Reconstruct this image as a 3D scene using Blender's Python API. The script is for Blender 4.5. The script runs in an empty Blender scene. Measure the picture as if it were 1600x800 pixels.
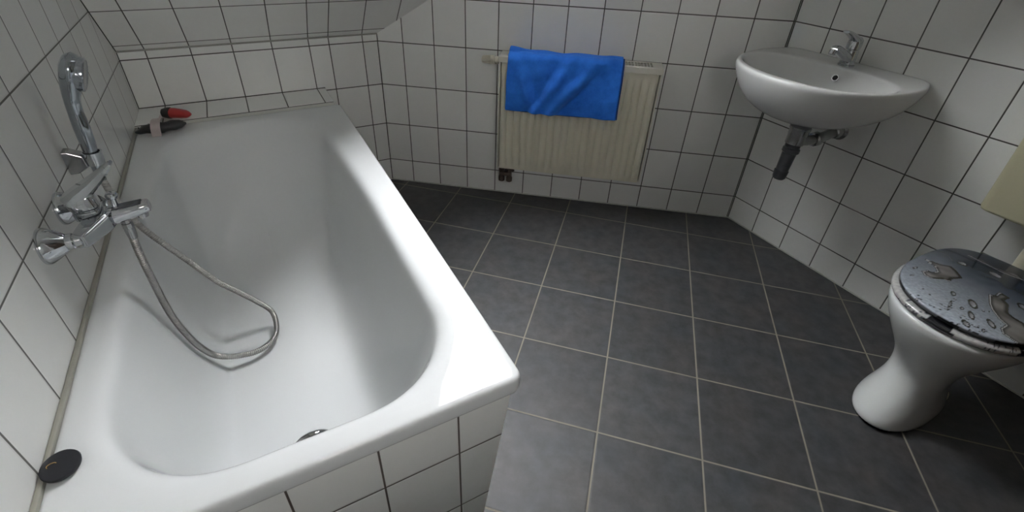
import bpy, bmesh, math, random
from mathutils import Vector, Matrix, noise

random.seed(7)
PI = math.pi
C = bpy.context.scene.collection
scene = bpy.context.scene

# ------------------------------------------------------------------ basics
def link(o):
    C.objects.link(o)
    return o

def obj(name, bm, mat, parent=None, smooth=True, loc=None, label=None, angle=None):
    me = bpy.data.meshes.new(name)
    bmesh.ops.recalc_face_normals(bm, faces=bm.faces)
    bm.to_mesh(me)
    bm.free()
    mats = mat if isinstance(mat, (list, tuple)) else [mat]
    for m in mats:
        me.materials.append(m)
    if smooth:
        me.polygons.foreach_set('use_smooth', [True] * len(me.polygons))
        me.set_sharp_from_angle(angle=math.radians(angle if angle else 40))
    o = link(bpy.data.objects.new(name, me))
    if parent is not None:
        o.parent = parent
    if loc is not None:
        o.location = loc
    if label:
        o['label'] = label
    return o

def thing(name, label, cat, loc=(0, 0, 0), rotz=0.0, group=None):
    o = link(bpy.data.objects.new(name, None))
    o.location = loc
    o.rotation_euler = (0, 0, rotz)
    o.empty_display_size = 0.05
    o['label'] = label
    o['category'] = cat
    if group:
        o['group'] = group
    return o

def tag(o, label, cat):
    o['label'] = label
    o['category'] = cat
    return o

def struct(o, label):
    o['kind'] = 'structure'
    o['label'] = label
    return o

def box(bm, x0, x1, y0, y1, z0, z1, bevel=0.0, seg=2, mi=0):
    r = bmesh.ops.create_cube(bm, size=1)
    vs = r['verts']
    for v in vs:
        v.co = Vector(((x0 + x1) / 2 + v.co.x * (x1 - x0), (y0 + y1) / 2 + v.co.y * (y1 - y0), (z0 + z1) / 2 + v.co.z * (z1 - z0)))
    fs = set(f for v in vs for f in v.link_faces)
    for f in fs:
        f.material_index = mi
    if bevel > 0:
        es = set(e for v in vs for e in v.link_edges)
        bmesh.ops.bevel(bm, geom=list(es), offset=bevel, segments=seg, affect='EDGES', profile=0.5)
    return vs

def loft(bm, rings, closed=True, cap0=True, cap1=True, mi=0):
    vr = [[bm.verts.new(p) for p in r] for r in rings]
    n = len(vr[0])
    for a, b in zip(vr[:-1], vr[1:]):
        for i in range(n if closed else n - 1):
            j = (i + 1) % n
            f = bm.faces.new((a[i], a[j], b[j], b[i]))
            f.material_index = mi
    if cap0:
        bm.faces.new(list(reversed(vr[0]))).material_index = mi
    if cap1:
        bm.faces.new(vr[-1]).material_index = mi
    return vr

def catmull(pts, n):
    """smooth curve through pts, n samples per span"""
    P = [Vector(p) for p in pts]
    P = [P[0] * 2 - P[1]] + P + [P[-1] * 2 - P[-2]]
    out = []
    for i in range(1, len(P) - 2):
        for k in range(n):
            t = k / n
            a, b, c, d = P[i - 1], P[i], P[i + 1], P[i + 2]
            out.append(0.5 * ((2 * b) + (c - a) * t + (2 * a - 5 * b + 4 * c - d) * t * t + (3 * b - a - 3 * c + d) * t ** 3))
    out.append(P[-2].copy())
    return out

def sweep(bm, path, radii, n=16, up=Vector((0, 1, 0)), cap=True, sq=2.0, mi=0):
    """radii: number or list of (r_up, r_side)"""
    rings = []
    m = len(path)
    side_prev = None
    for i, p in enumerate(path):
        t = (path[min(i + 1, m - 1)] - path[max(i - 1, 0)]).normalized()
        if side_prev is None:
            s = t.cross(up)
            if s.length < 1e-4:
                s = t.cross(Vector((1, 0.1, 0)))
        else:
            s = side_prev - t * side_prev.dot(t)
        s.normalize()
        side_prev = s
        u = s.cross(t).normalized()
        r = radii[i] if isinstance(radii, (list, tuple)) else radii
        if not isinstance(r, (list, tuple)):
            r = (r, r)
        ring = []
        for k in range(n):
            a = 2 * PI * k / n
            ca, sa = math.cos(a), math.sin(a)
            ca = math.copysign(abs(ca) ** (2 / sq), ca)
            sa = math.copysign(abs(sa) ** (2 / sq), sa)
            ring.append(p + u * (r[0] * ca) + s * (r[1] * sa))
        rings.append(ring)
    loft(bm, rings, True, cap, cap, mi)

def lathe(bm, prof, origin, axis, n=32, cap0=True, cap1=True, mi=0):
    """prof: list of (distance along axis, radius)"""
    axis = Vector(axis).normalized()
    a = axis.cross(Vector((0, 0, 1)))
    if a.length < 1e-3:
        a = axis.cross(Vector((0, 1, 0)))
    a.normalize()
    b = axis.cross(a).normalized()
    o = Vector(origin)
    rings = [[o + axis * d + (a * math.cos(2 * PI * k / n) + b * math.sin(2 * PI * k / n)) * r for k in range(n)] for d, r in prof]
    loft(bm, rings, True, cap0, cap1, mi)

# ------------------------------------------------------------------ materials
def mat_new(name):
    m = bpy.data.materials.new(name)
    m.use_nodes = True
    nt = m.node_tree
    b = nt.nodes['Principled BSDF']
    return m, nt, b

def simple(name, col, rough=0.4, metal=0.0, noise_amt=0.0, noise_scale=20.0, bump=0.0, bump_scale=60.0, coat=0.0, spec=0.5, rough_var=0.0):
    m, nt, b = mat_new(name)
    N = nt.nodes
    b.inputs['Base Color'].default_value = (*col, 1)
    b.inputs['Roughness'].default_value = rough
    b.inputs['Metallic'].default_value = metal
    b.inputs['Specular IOR Level'].default_value = spec
    b.inputs['Coat Weight'].default_value = coat
    b.inputs['Coat Roughness'].default_value = 0.05
    tc = N.new('ShaderNodeTexCoord')
    if noise_amt > 0:
        nz = N.new('ShaderNodeTexNoise')
        nz.inputs['Scale'].default_value = noise_scale
        nz.inputs['Detail'].default_value = 5
        nt.links.new(tc.outputs['Object'], nz.inputs['Vector'])
        mx = N.new('ShaderNodeMix')
        mx.data_type = 'RGBA'
        mx.inputs[6].default_value = (*[max(0, c * (1 - noise_amt)) for c in col], 1)
        mx.inputs[7].default_value = (*[min(1, c * (1 + noise_amt)) for c in col], 1)
        nt.links.new(nz.outputs['Fac'], mx.inputs[0])
        nt.links.new(mx.outputs[2], b.inputs['Base Color'])
    if bump > 0:
        nz2 = N.new('ShaderNodeTexNoise')
        nz2.inputs['Scale'].default_value = bump_scale
        nz2.inputs['Detail'].default_value = 3
        nt.links.new(tc.outputs['Object'], nz2.inputs['Vector'])
        bp = N.new('ShaderNodeBump')
        bp.inputs['Strength'].default_value = bump
        bp.inputs['Distance'].default_value = 0.001
        nt.links.new(nz2.outputs['Fac'], bp.inputs['Height'])
        nt.links.new(bp.outputs['Normal'], b.inputs['Normal'])
    return m

def tile_mat(name, col, grout_col, axes, w, h, ou, ov, grout=0.003, brk=None, brkv=None, rough=0.14, var=0.05, mottle=0.04, mscale=9.0,
             bump=0.5, grout_rough=0.8, wav=0.03, spec=0.5, mcol=None, gvar=0.0):
    """procedural rectangular tiles in the object's own coordinates.
    axes: which object axes run along the width and the height of a tile; brk: a cut column starts a new count there"""
    m, nt, b = mat_new(name)
    N, L = nt.nodes, nt.links
    tc = N.new('ShaderNodeTexCoord')
    sep = N.new('ShaderNodeSeparateXYZ')
    L.new(tc.outputs['Object'], sep.inputs[0])

    def mth(op, a, bb=None, c=None):
        nd = N.new('ShaderNodeMath')
        nd.operation = op
        for i, x in enumerate((a, bb, c)):
            if x is None:
                continue
            if isinstance(x, (int, float)):
                nd.inputs[i].default_value = x
            else:
                L.new(x, nd.inputs[i])
        return nd.outputs[0]

    def axis(sock, size, off, br):
        if br is None:
            u = mth('DIVIDE', mth('SUBTRACT', sock, off), size)
        else:
            u1 = mth('DIVIDE', mth('SUBTRACT', sock, off), size)
            u2 = mth('DIVIDE', mth('SUBTRACT', sock, br), size)
            g = mth('GREATER_THAN', sock, br - grout * 0.6)
            # u = u1 + g*(u2 + 20 - u1)
            u = mth('ADD', u1, mth('MULTIPLY', g, mth('SUBTRACT', mth('ADD', u2, 20.0), u1)))
        fr = mth('FRACT', u)
        d = mth('MULTIPLY', mth('MINIMUM', fr, mth('SUBTRACT', 1.0, fr)), size)
        return d, mth('FLOOR', u)
    du, iu = axis(sep.outputs['XYZ'.index(axes[0])], w, ou, brk)
    dv, iv = axis(sep.outputs['XYZ'.index(axes[1])], h, ov, brkv)
    d = mth('MINIMUM', du, dv)
    mr = N.new('ShaderNodeMapRange')
    mr.interpolation_type = 'SMOOTHSTEP'
    mr.inputs['From Min'].default_value = grout * 0.32
    mr.inputs['From Max'].default_value = grout * 0.62
    L.new(d, mr.inputs['Value'])
    tilemask = mr.outputs['Result']
    comb = N.new('ShaderNodeCombineXYZ')
    L.new(iu, comb.inputs[0])
    L.new(iv, comb.inputs[1])
    wn = N.new('ShaderNodeTexWhiteNoise')
    wn.noise_dimensions = '2D'
    L.new(comb.outputs[0], wn.inputs['Vector'])
    # mottling
    nz = N.new('ShaderNodeTexNoise')
    nz.inputs['Scale'].default_value = mscale
    nz.inputs['Detail'].default_value = 6
    nz.inputs['Roughness'].default_value = 0.6
    L.new(tc.outputs['Object'], nz.inputs['Vector'])
    mo = mth('MULTIPLY_ADD', nz.outputs['Fac'], 2 * mottle, 1 - mottle)
    va = mth('MULTIPLY_ADD', wn.outputs['Value'], 2 * var, 1 - var)
    k = mth('MULTIPLY', mo, va)
    base = N.new('ShaderNodeMix')
    base.data_type = 'RGBA'
    base.inputs[6].default_value = (*col, 1)
    base.inputs[7].default_value = (*(mcol or col), 1)
    nz3 = N.new('ShaderNodeTexNoise')
    nz3.inputs['Scale'].default_value = mscale * 0.35
    nz3.inputs['Detail'].default_value = 4
    L.new(tc.outputs['Object'], nz3.inputs['Vector'])
    L.new(nz3.outputs['Fac'], base.inputs[0])
    vm = N.new('ShaderNodeVectorMath')
    vm.operation = 'SCALE'
    L.new(base.outputs[2], vm.inputs[0])
    L.new(k, vm.inputs['Scale'])
    gm = N.new('ShaderNodeMix')
    gm.data_type = 'RGBA'
    gm.inputs[6].default_value = (*[c * (1 - gvar) for c in grout_col], 1)
    gm.inputs[7].default_value = (*[min(1, c * (1 + gvar)) for c in grout_col], 1)
    nz4 = N.new('ShaderNodeTexNoise')
    nz4.inputs['Scale'].default_value = 5
    nz4.inputs['Detail'].default_value = 6
    L.new(tc.outputs['Object'], nz4.inputs['Vector'])
    L.new(nz4.outputs['Fac'], gm.inputs[0])
    mx = N.new('ShaderNodeMix')
    mx.data_type = 'RGBA'
    L.new(tilemask, mx.inputs[0])
    L.new(gm.outputs[2], mx.inputs[6])
    L.new(vm.outputs[0], mx.inputs[7])
    L.new(mx.outputs[2], b.inputs['Base Color'])
    rr = mth('MULTIPLY_ADD', tilemask, rough - grout_rough, grout_rough)
    L.new(rr, b.inputs['Roughness'])
    b.inputs['Specular IOR Level'].default_value = spec
    # pillowed edge + slight waviness of the glaze
    mr2 = N.new('ShaderNodeMapRange')
    mr2.interpolation_type = 'SMOOTHSTEP'
    mr2.inputs['From Min'].default_value = grout * 0.2
    mr2.inputs['From Max'].default_value = grout * 1.3
    L.new(d, mr2.inputs['Value'])
    nw = N.new('ShaderNodeTexNoise')
    nw.inputs['Scale'].default_value = 14
    nw.inputs['Detail'].default_value = 2
    L.new(tc.outputs['Object'], nw.inputs['Vector'])
    hgt = mth('ADD', mr2.outputs['Result'], mth('MULTIPLY', nw.outputs['Fac'], wav * 10))
    bp = N.new('ShaderNodeBump')
    bp.inputs['Strength'].default_value = bump
    bp.inputs['Distance'].default_value = 0.0012
    L.new(hgt, bp.inputs['Height'])
    L.new(bp.outputs['Normal'], b.inputs['Normal'])
    return m

WHITE = (0.86, 0.87, 0.85)
GROUT = (0.070, 0.068, 0.062)
GROUT_L = (0.13, 0.125, 0.118)
TW = 0.15
TH = 0.202
Z1 = 0.1234
D1 = 0.9969
A2 = -0.6559
D2 = 1.7783
ZT = 0.527
ZL = 0.5392
KNEE = 0.763
H = 2.42

M = {}
M['enamel'] = simple('white_enamel', (0.75, 0.77, 0.775), 0.05, spec=0.6, noise_amt=0.02, noise_scale=6, bump=0.05, bump_scale=9)
M['ceramic'] = simple('white_ceramic', (0.74, 0.75, 0.74), 0.10, spec=0.55, noise_amt=0.015, noise_scale=7)
M['ceramic_worn'] = simple('toilet_ceramic', (0.70, 0.72, 0.71), 0.16, spec=0.5, noise_amt=0.02, noise_scale=7)
M['chrome_darkened'] = simple('shower_chrome', (0.40, 0.43, 0.46), 0.13, 1.0)  # darkened base imitates dark surroundings mirrored in the chrome
M['chrome'] = simple('chrome', (0.60, 0.62, 0.64), 0.07, 1.0)
M['chrome_dull'] = simple('dull_chrome', (0.42, 0.42, 0.42), 0.22, 1.0, noise_amt=0.25, noise_scale=60, bump=0.1)
M['hose'] = simple('hose_metal', (0.47, 0.46, 0.44), 0.3, 1.0)
M['grey_metal'] = simple('dark_metal', (0.10, 0.105, 0.115), 0.28, 0.8, noise_amt=0.4, noise_scale=70)
M['black_rubber'] = simple('black_rubber', (0.007, 0.008, 0.012), 0.42, noise_amt=0.3, noise_scale=90, bump=0.2)
M['black_hole'] = simple('dark_opening', (0.008, 0.008, 0.008), 0.7)
M['brass'] = simple('brass', (0.75, 0.52, 0.22), 0.25, 1.0)
M['radiator'] = simple('cream_radiator_paint', (0.76, 0.735, 0.61), 0.32, noise_amt=0.04, noise_scale=5)
M['radiator_white'] = simple('white_radiator_paint', (0.80, 0.785, 0.70), 0.32, noise_amt=0.03, noise_scale=8)
M['valve_plastic'] = simple('cream_valve_plastic', (0.62, 0.60, 0.50), 0.4)
M['brown'] = simple('brown_fitting', (0.060, 0.042, 0.032), 0.4, noise_amt=0.4, noise_scale=60)
M['cistern'] = simple('beige_plastic', (0.58, 0.555, 0.38), 0.42, noise_amt=0.03, noise_scale=6, bump=0.03)
M['pipe_beige'] = simple('beige_pipe', (0.60, 0.57, 0.44), 0.35)
M['sealant'] = simple('grey_silicone', (0.33, 0.325, 0.28), 0.5, noise_amt=0.12, noise_scale=14)
M['sealant_white'] = simple('white_silicone', (0.55, 0.56, 0.52), 0.5, noise_amt=0.1, noise_scale=14)
M['black_plastic'] = simple('black_plastic', (0.010, 0.011, 0.012), 0.45, bump=0.2, bump_scale=120)
M['red_plastic'] = simple('red_plastic', (0.28, 0.018, 0.018), 0.4, noise_amt=0.2)
M['band'] = simple('pale_paper_band', (0.50, 0.43, 0.42), 0.6, noise_amt=0.12, noise_scale=45)
M['plaster'] = simple('white_plaster', (0.72, 0.72, 0.70), 0.8, noise_amt=0.03)
M['frame_white'] = simple('window_frame_paint', (0.78, 0.78, 0.76), 0.35)

# towel
def towel_mat():
    m, nt, b = mat_new('blue_terry')
    N, L = nt.nodes, nt.links
    tc = N.new('ShaderNodeTexCoord')
    nz = N.new('ShaderNodeTexNoise')
    nz.inputs['Scale'].default_value = 16
    nz.inputs['Detail'].default_value = 8
    nz.inputs['Roughness'].default_value = 0.7
    L.new(tc.outputs['Object'], nz.inputs['Vector'])
    cr = N.new('ShaderNodeValToRGB')
    cr.color_ramp.elements[0].position = 0.3
    cr.color_ramp.elements[0].color = (0.018, 0.115, 0.52, 1)
    cr.color_ramp.elements[1].position = 0.75
    cr.color_ramp.elements[1].color = (0.035, 0.20, 0.74, 1)
    L.new(nz.outputs['Fac'], cr.inputs[0])
    L.new(cr.outputs[0], b.inputs['Base Color'])
    b.inputs['Roughness'].default_value = 0.95
    b.inputs['Specular IOR Level'].default_value = 0.1
    b.inputs['Sheen Weight'].default_value = 0.35
    b.inputs['Sheen Roughness'].default_value = 0.5
    b.inputs['Sheen Tint'].default_value = (0.3, 0.5, 1, 1)
    n2 = N.new('ShaderNodeTexNoise')
    n2.inputs['Scale'].default_value = 320
    n2.inputs['Detail'].default_value = 3
    L.new(tc.outputs['Object'], n2.inputs['Vector'])
    bp = N.new('ShaderNodeBump')
    bp.inputs['Strength'].default_value = 0.5
    bp.inputs['Distance'].default_value = 0.002
    L.new(n2.outputs['Fac'], bp.inputs['Height'])
    L.new(bp.outputs['Normal'], b.inputs['Normal'])
    return m
M['towel'] = towel_mat()
M['towel_dark'] = simple('towel_inner_blue', (0.012, 0.05, 0.24), 0.95, bump=0.3, bump_scale=300)  # darker blue for the whole inner fold

def glass_mat(name='window_glass', t=(0.93, 0.96, 0.95)):
    m, nt, b = mat_new(name)
    N, L = nt.nodes, nt.links
    N.remove(b)
    out = N['Material Output']
    tr = N.new('ShaderNodeBsdfTransparent')
    gl = N.new('ShaderNodeBsdfGlossy')
    gl.inputs['Roughness'].default_value = 0.02
    tr.inputs['Color'].default_value = (*t, 1)
    fr = N.new('ShaderNodeFresnel')
    fr.inputs['IOR'].default_value = 1.45
    mx = N.new('ShaderNodeMixShader')
    L.new(fr.outputs[0], mx.inputs[0])
    L.new(tr.outputs[0], mx.inputs[1])
    L.new(gl.outputs[0], mx.inputs[2])
    L.new(mx.outputs[0], out.inputs['Surface'])
    return m
M['glass'] = glass_mat()
M['tinted'] = glass_mat('tinted_glass', (0.60, 0.60, 0.58))  # pane of the added fill window; the tint sets its strength

# ------------------------------------------------------------------ room shell
NEAR = -3.15
u2 = Vector((math.cos(A2), math.sin(A2), 0))
C2 = Vector((D1, 0, 0)) + u2 * D2
XR = C2.x

# floor: grid origin and turn as laid
FA, FS, FX, FY = -0.7605, 0.2942, 1.4656, -0.4963
M['floor'] = tile_mat('slate_floor_tiles', (0.028, 0.038, 0.046), (0.24, 0.22, 0.175), 'XY', FS, FS, 0, 0, grout=0.0050, rough=0.50, var=0.09,
                      mottle=0.85, mscale=22, bump=0.35, wav=0.09, mcol=(0.064, 0.056, 0.051), gvar=0.35)
bm = bmesh.new()
# polygon of the room, given in the turned tile frame
rf = Matrix.Rotation(-FA, 4, 'Z')
poly = [(0, 0), (D1, 0), (C2.x, C2.y), (C2.x, NEAR), (0, NEAR)]
pts = [rf @ (Vector((x, y, 0)) - Vector((FX, FY, 0))) for x, y in poly]
top = [bm.verts.new(p) for p in pts]
bot = [bm.verts.new(p - Vector((0, 0, 0.08))) for p in pts]
bm.faces.new(top)
bm.faces.new(list(reversed(bot)))
for i in range(5):
    j = (i + 1) % 5
    bm.faces.new((top[i], top[j], bot[j], bot[i]))
fl = obj('floor', bm, M['floor'], smooth=False, loc=(FX, FY, 0))
fl.rotation_euler = (0, 0, FA)
struct(fl, 'dark slate-grey square floor tiles with pale grout laid diagonally')

ZO = Z1 - TH          # a row line falls on Z1
M['t_left'] = tile_mat('left_wall_tiles', WHITE, GROUT_L, 'XZ', TW, TH, 1.0753 - TW * 7, ZO, grout=0.0046)
M['t_end'] = tile_mat('end_wall_tiles', WHITE, GROUT, 'XZ', TW, TH, 0.0919 - TW, ZO, grout=0.0046, brk=0.7772)
M['t_rad'] = tile_mat('radiator_wall_tiles', WHITE, GROUT, 'XZ', TW, TH, 0.1228 - TW, ZO, grout=0.0046)
M['t_right'] = tile_mat('right_wall_tiles', WHITE, GROUT, 'XZ', TW, TH, 0.1437 - TW, ZO, grout=0.0046)
M['t_slope'] = tile_mat('slope_tiles', WHITE, GROUT, 'XY', TW, TH, 0.0919 - TW, 0.034 - TH, grout=0.0042, brk=0.7772)
M['t_near'] = tile_mat('near_wall_tiles', WHITE, GROUT, 'XZ', TW, TH, 0.0, ZO, grout=0.003)
M['t_ledge'] = tile_mat('ledge_tiles', WHITE, GROUT, 'XY', TW, 0.4, 0.0919 - TW, -0.6, grout=0.0046)
M['t_apron'] = tile_mat('apron_tiles', WHITE, (0.075, 0.06, 0.05), 'XZ', TW, TH, 0.6174 - TW * 5, 0.3597 - TH * 3, grout=0.0042, bump=0.7)

def wall(name, s_len, mat, loc, rotz, label, h=H, z0=-0.08):
    bm = bmesh.new()
    box(bm, 0, s_len, 0, 0.10, z0, h)
    # cut the wall off under the roof slope (plane y + z = KNEE in the room)
    if h > KNEE:
        mw = Matrix.Translation(loc) @ Matrix.Rotation(rotz, 4, 'Z')
        inv = mw.inverted()
        q = inv @ Vector((0, 0.02, KNEE + 0.02))
        nrm = (inv.to_3x3() @ Vector((0, 1, 1))).normalized()
        bmesh.ops.bisect_plane(bm, geom=bm.verts[:] + bm.edges[:] + bm.faces[:], plane_co=q, plane_no=nrm, clear_outer=True)
        es = [e for e in bm.edges if e.is_boundary]
        if es:
            bmesh.ops.holes_fill(bm, edges=es)
    o = obj(name, bm, mat, smooth=False, loc=loc)
    o.rotation_euler = (0, 0, rotz)
    return struct(o, label)

# local x runs along the wall, the room lies at local -y
wall('wall_left', -NEAR, M['t_left'], (0, NEAR, 0), PI / 2, 'white tiled wall with the bath mixer and hand shower')
# the left wall counts its columns from the far corner, so turn its pattern round
bpy.data.objects['wall_left'].data.materials[0] = tile_mat('left_wall_tiles_b', WHITE, GROUT_L, 'XZ', TW, TH, -NEAR - 1.0753 - TW * 14, ZO, grout=0.0046)
wall('wall_end', D1, M['t_end'], (0, 0, 0), 0, 'low white tiled knee wall at the far end of the bathtub', h=KNEE)
wall('wall_back', D2 + 0.02, M['t_rad'], (D1, 0, 0), A2, 'white tiled wall behind the radiator')
wall('wall_right', C2.y - NEAR, M['t_right'], (XR, C2.y, 0), -PI / 2, 'white tiled wall carrying the washbasin and cistern')
# wall behind the viewer with a small unseen window added as fill light; local x runs from the right wall to the left wall
VX0, VX1, VZ0, VZ1 = 0.25, 0.70, 1.40, 1.85
JX, JY = 1.15, -2.50      # unseen wall step, added beside the toilet to shade it
bm = bmesh.new()
a0, a1 = XR - VX1, XR - VX0
box(bm, XR - JX, a0, 0, 0.10, -0.08, H)
box(bm, a1, XR, 0, 0.10, -0.08, H)
box(bm, a0, a1, 0, 0.10, -0.08, VZ0)
box(bm, a0, a1, 0, 0.10, VZ1, H)
bmesh.ops.remove_doubles(bm, verts=bm.verts, dist=1e-5)
wn2 = obj('wall_near', bm, M['t_near'], smooth=False, loc=(XR, NEAR, 0))
wn2.rotation_euler = (0, 0, PI)
struct(wn2, 'white tiled wall behind the viewer')
bm = bmesh.new()
box(bm, JX, XR, NEAR, JY, -0.08, H)
struct(obj('wall_shade_step', bm, M['t_near'], smooth=False), 'unseen white tiled wall step added to shade the toilet')
bm = bmesh.new()
yb0, yb1 = NEAR - 0.09, NEAR - 0.05
box(bm, VX0, VX0 + 0.04, yb0, yb1, VZ0, VZ1)
box(bm, VX1 - 0.04, VX1, yb0, yb1, VZ0, VZ1)
box(bm, VX0 + 0.04, VX1 - 0.04, yb0, yb1, VZ0, VZ0 + 0.04)
box(bm, VX0 + 0.04, VX1 - 0.04, yb0, yb1, VZ1 - 0.04, VZ1)
w2 = struct(obj('window_fill', bm, M['frame_white'], smooth=False), 'small unseen window added behind the viewer as fill light')
bm = bmesh.new()
box(bm, VX0 + 0.04, VX1 - 0.04, NEAR - 0.075, NEAR - 0.069, VZ0 + 0.04, VZ1 - 0.04)
obj('window_pane', bm, M['tinted'], w2, smooth=False)

# unseen door behind the viewer, added dark to cut bounce light on the toilet
M['door'] = simple('shade_door_wood', (0.045, 0.028, 0.018), 0.45, noise_amt=0.3, noise_scale=6)
bm = bmesh.new()
box(bm, 1.26, 2.22, JY, JY + 0.035, 0.0, 2.02, 0.004)
for z0, z1 in ((0.15, 0.95), (1.08, 1.88)):
    box(bm, 1.40, 2.08, JY + 0.030, JY + 0.042, z0, z1, 0.008)
dr = struct(obj('door_shade', bm, M['door']), 'unseen dark door added behind the viewer to darken the toilet side')
bm = bmesh.new()
sweep(bm, catmull([(1.335, JY + 0.035, 1.03), (1.335, JY + 0.075, 1.03), (1.36, JY + 0.085, 1.03), (1.45, JY + 0.085, 1.03)], 4), 0.009, 12)
obj('shade_door_handle', bm, M['chrome_dull'], dr)

# 45 degree roof slope with the skylight opening; local x = world x, local y runs up the slope, +z into the room
SL_LEN = (H - KNEE) * math.sqrt(2)
TK = 0.40
RO = (0.860, 1.470, 0.523, 2.250)      # opening in the room face: x0, x1, d0, d1 (d runs up the slope)
PO = (0.925, 1.540, 0.923, 1.930)      # narrower frame opening at the outer face; linings splay between them
bm = bmesh.new()
def rect4(x0, x1, d0, d1, z):
    return [bm.verts.new(p) for p in ((x0, d0, z), (x1, d0, z), (x1, d1, z), (x0, d1, z))]
oi, oo = rect4(0.0, XR + 0.1, 0, SL_LEN, 0), rect4(0.0, XR + 0.1, 0, SL_LEN, -TK)
ii, io = rect4(*RO, 0), rect4(*PO, -TK)
for k in range(4):
    j = (k + 1) % 4
    bm.faces.new((oi[k], oi[j], ii[j], ii[k]))
    bm.faces.new((oo[j], oo[k], io[k], io[j]))
    bm.faces.new((oi[j], oi[k], oo[k], oo[j]))
    bm.faces.new((ii[k], ii[j], io[j], io[k])).material_index = 1
sl = obj('ceiling_slope', bm, [M['t_slope'], M['plaster']], smooth=False)
s2 = math.sqrt(0.5)
SM = Matrix(((1, 0, 0, 0), (0, -s2, -s2, 0), (0, s2, -s2, KNEE), (0, 0, 0, 1)))
sl.matrix_world = SM
struct(sl, 'white tiled sloping ceiling above the bathtub')
bm = bmesh.new()
ys = -(H - KNEE)
box(bm, 0, XR, NEAR, ys + 0.02, H, H + 0.08)
struct(obj('ceiling', bm, M['plaster'], smooth=False), 'flat white ceiling')

# skylight
bm = bmesh.new()
WX0, WX1, WD0, WD1 = PO
fw = 0.025
za, zb_ = -TK - 0.03, -TK
box(bm, WX0 - 0.03, WX0 + fw, WD0 - 0.03, WD1 + 0.03, za, zb_)
box(bm, WX1 - fw, WX1 + 0.03, WD0 - 0.03, WD1 + 0.03, za, zb_)
box(bm, WX0 + fw, WX1 - fw, WD0 - 0.03, WD0 + fw, za, zb_)
box(bm, WX0 + fw, WX1 - fw, WD1 - fw, WD1 + 0.03, za, zb_)
w1 = obj('window_1', bm, M['frame_white'], smooth=False)
w1.matrix_world = SM
struct(w1, 'roof window in the sloping ceiling')
bm = bmesh.new()
box(bm, WX0 + fw, WX1 - fw, WD0 + fw, WD1 - fw, -TK - 0.018, -TK - 0.012)
obj('window_pane', bm, M['glass'], w1, smooth=False)

# seam strip where the slope meets the knee wall
bm = bmesh.new()
box(bm, 0, D1, -0.004, 0.0, KNEE - 0.004, KNEE + 0.004, 0.001, 1)
struct(obj('trim_1', bm, simple('seam', (0.30, 0.30, 0.27), 0.6)), 'thin joint between knee wall and slope')

# dark grout in the room corners
M['joint'] = simple('corner_grout', (0.085, 0.083, 0.076), 0.8, noise_amt=0.25, noise_scale=12)
def joint(n, p, q, label, r=0.0024):
    bm = bmesh.new()
    sweep(bm, [Vector(p), Vector(q)], r, 8, up=Vector((0.3, 0.5, 0.1)))
    struct(obj('trim_%d' % n, bm, M['joint']), label)
joint(7, (0.0005, -0.0005, ZL), (0.0005, -0.0005, KNEE), 'grout line in the corner of left wall and knee wall')
joint(8, (D1 - 0.001, -0.001, 0.0), (D1 - 0.001, -0.001, KNEE), 'grout line in the corner beside the bathtub')
joint(9, (C2.x - 0.001, C2.y - 0.001, 0.0), (C2.x - 0.001, C2.y - 0.001, H), 'grout line in the corner between radiator and washbasin')
joint(10, (0.0, -0.001, ZL + 0.0005), (0.728, -0.001, ZL + 0.0005), 'grout line behind the ledge', 0.0026)
joint(11, (0.0005, -0.0005, KNEE), (0.0005, -(H - KNEE), H - 0.001), 'grout line where the slope meets the left wall')
# tiled ledge behind the bath
bm = bmesh.new()
box(bm, 0.0, 0.728, -0.199, 0.0, 0.0, ZL, 0.002, 1)
struct(obj('trim_2', bm, M['t_ledge'], smooth=False), 'narrow tiled ledge between bathtub and knee wall')

# silicone joints
bm = bmesh.new()
box(bm, 0.0, 0.0095, -1.834, -0.2, ZT - 0.006, ZT + 0.006, 0.003, 2)
struct(obj('trim_3', bm, M['sealant'], smooth=True), 'beige-grey silicone joint along the bathtub and wall')
bm = bmesh.new()
p0 = Vector((D1, 0, 0)); n2 = Vector((u2.y, -u2.x, 0))
a = p0; b_ = C2
for s0, s1 in ((0.0, D2),):
    vs = []
    q = [a + u2 * s0, a + u2 * s1, a + u2 * s1 + n2 * 0.004, a + u2 * s0 + n2 * 0.004]
    lo = [bm.verts.new(v) for v in q]
    hi = [bm.verts.new(v + Vector((0, 0, 0.005))) for v in q]
    bm.faces.new(lo); bm.faces.new(hi)
    for i in range(4):
        bm.faces.new((lo[i], lo[(i + 1) % 4], hi[(i + 1) % 4], hi[i]))
struct(obj('trim_4', bm, M['sealant_white'], smooth=False), 'pale joint where floor meets the radiator wall')
bm = bmesh.new()
box(bm, XR - 0.004, XR, NEAR, C2.y, 0, 0.005)
struct(obj('trim_5', bm, M['sealant_white'], smooth=False), 'pale joint where floor meets the right wall')

bm = bmesh.new()
prism_ = [(-0.1995, ZL - 0.003), (-0.1995, ZT - 0.03), (-0.206, ZT - 0.03), (-0.211, ZT + 0.0015)]
va = [bm.verts.new((0.0, y, z)) for y, z in prism_]
vb = [bm.verts.new((0.728, y, z)) for y, z in prism_]
bm.faces.new(va); bm.faces.new(list(reversed(vb)))
for i in range(4):
    bm.faces.new((va[i], va[(i + 1) % 4], vb[(i + 1) % 4], vb[i]))
struct(obj('trim_6', bm, M['sealant_white'], smooth=False), 'white joint between ledge and bathtub')

# ------------------------------------------------------------------ bathtub
TX0, TX1, TY0, TY1 = 0.004, 0.754, -1.842, -0.2     # rim rectangle

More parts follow.
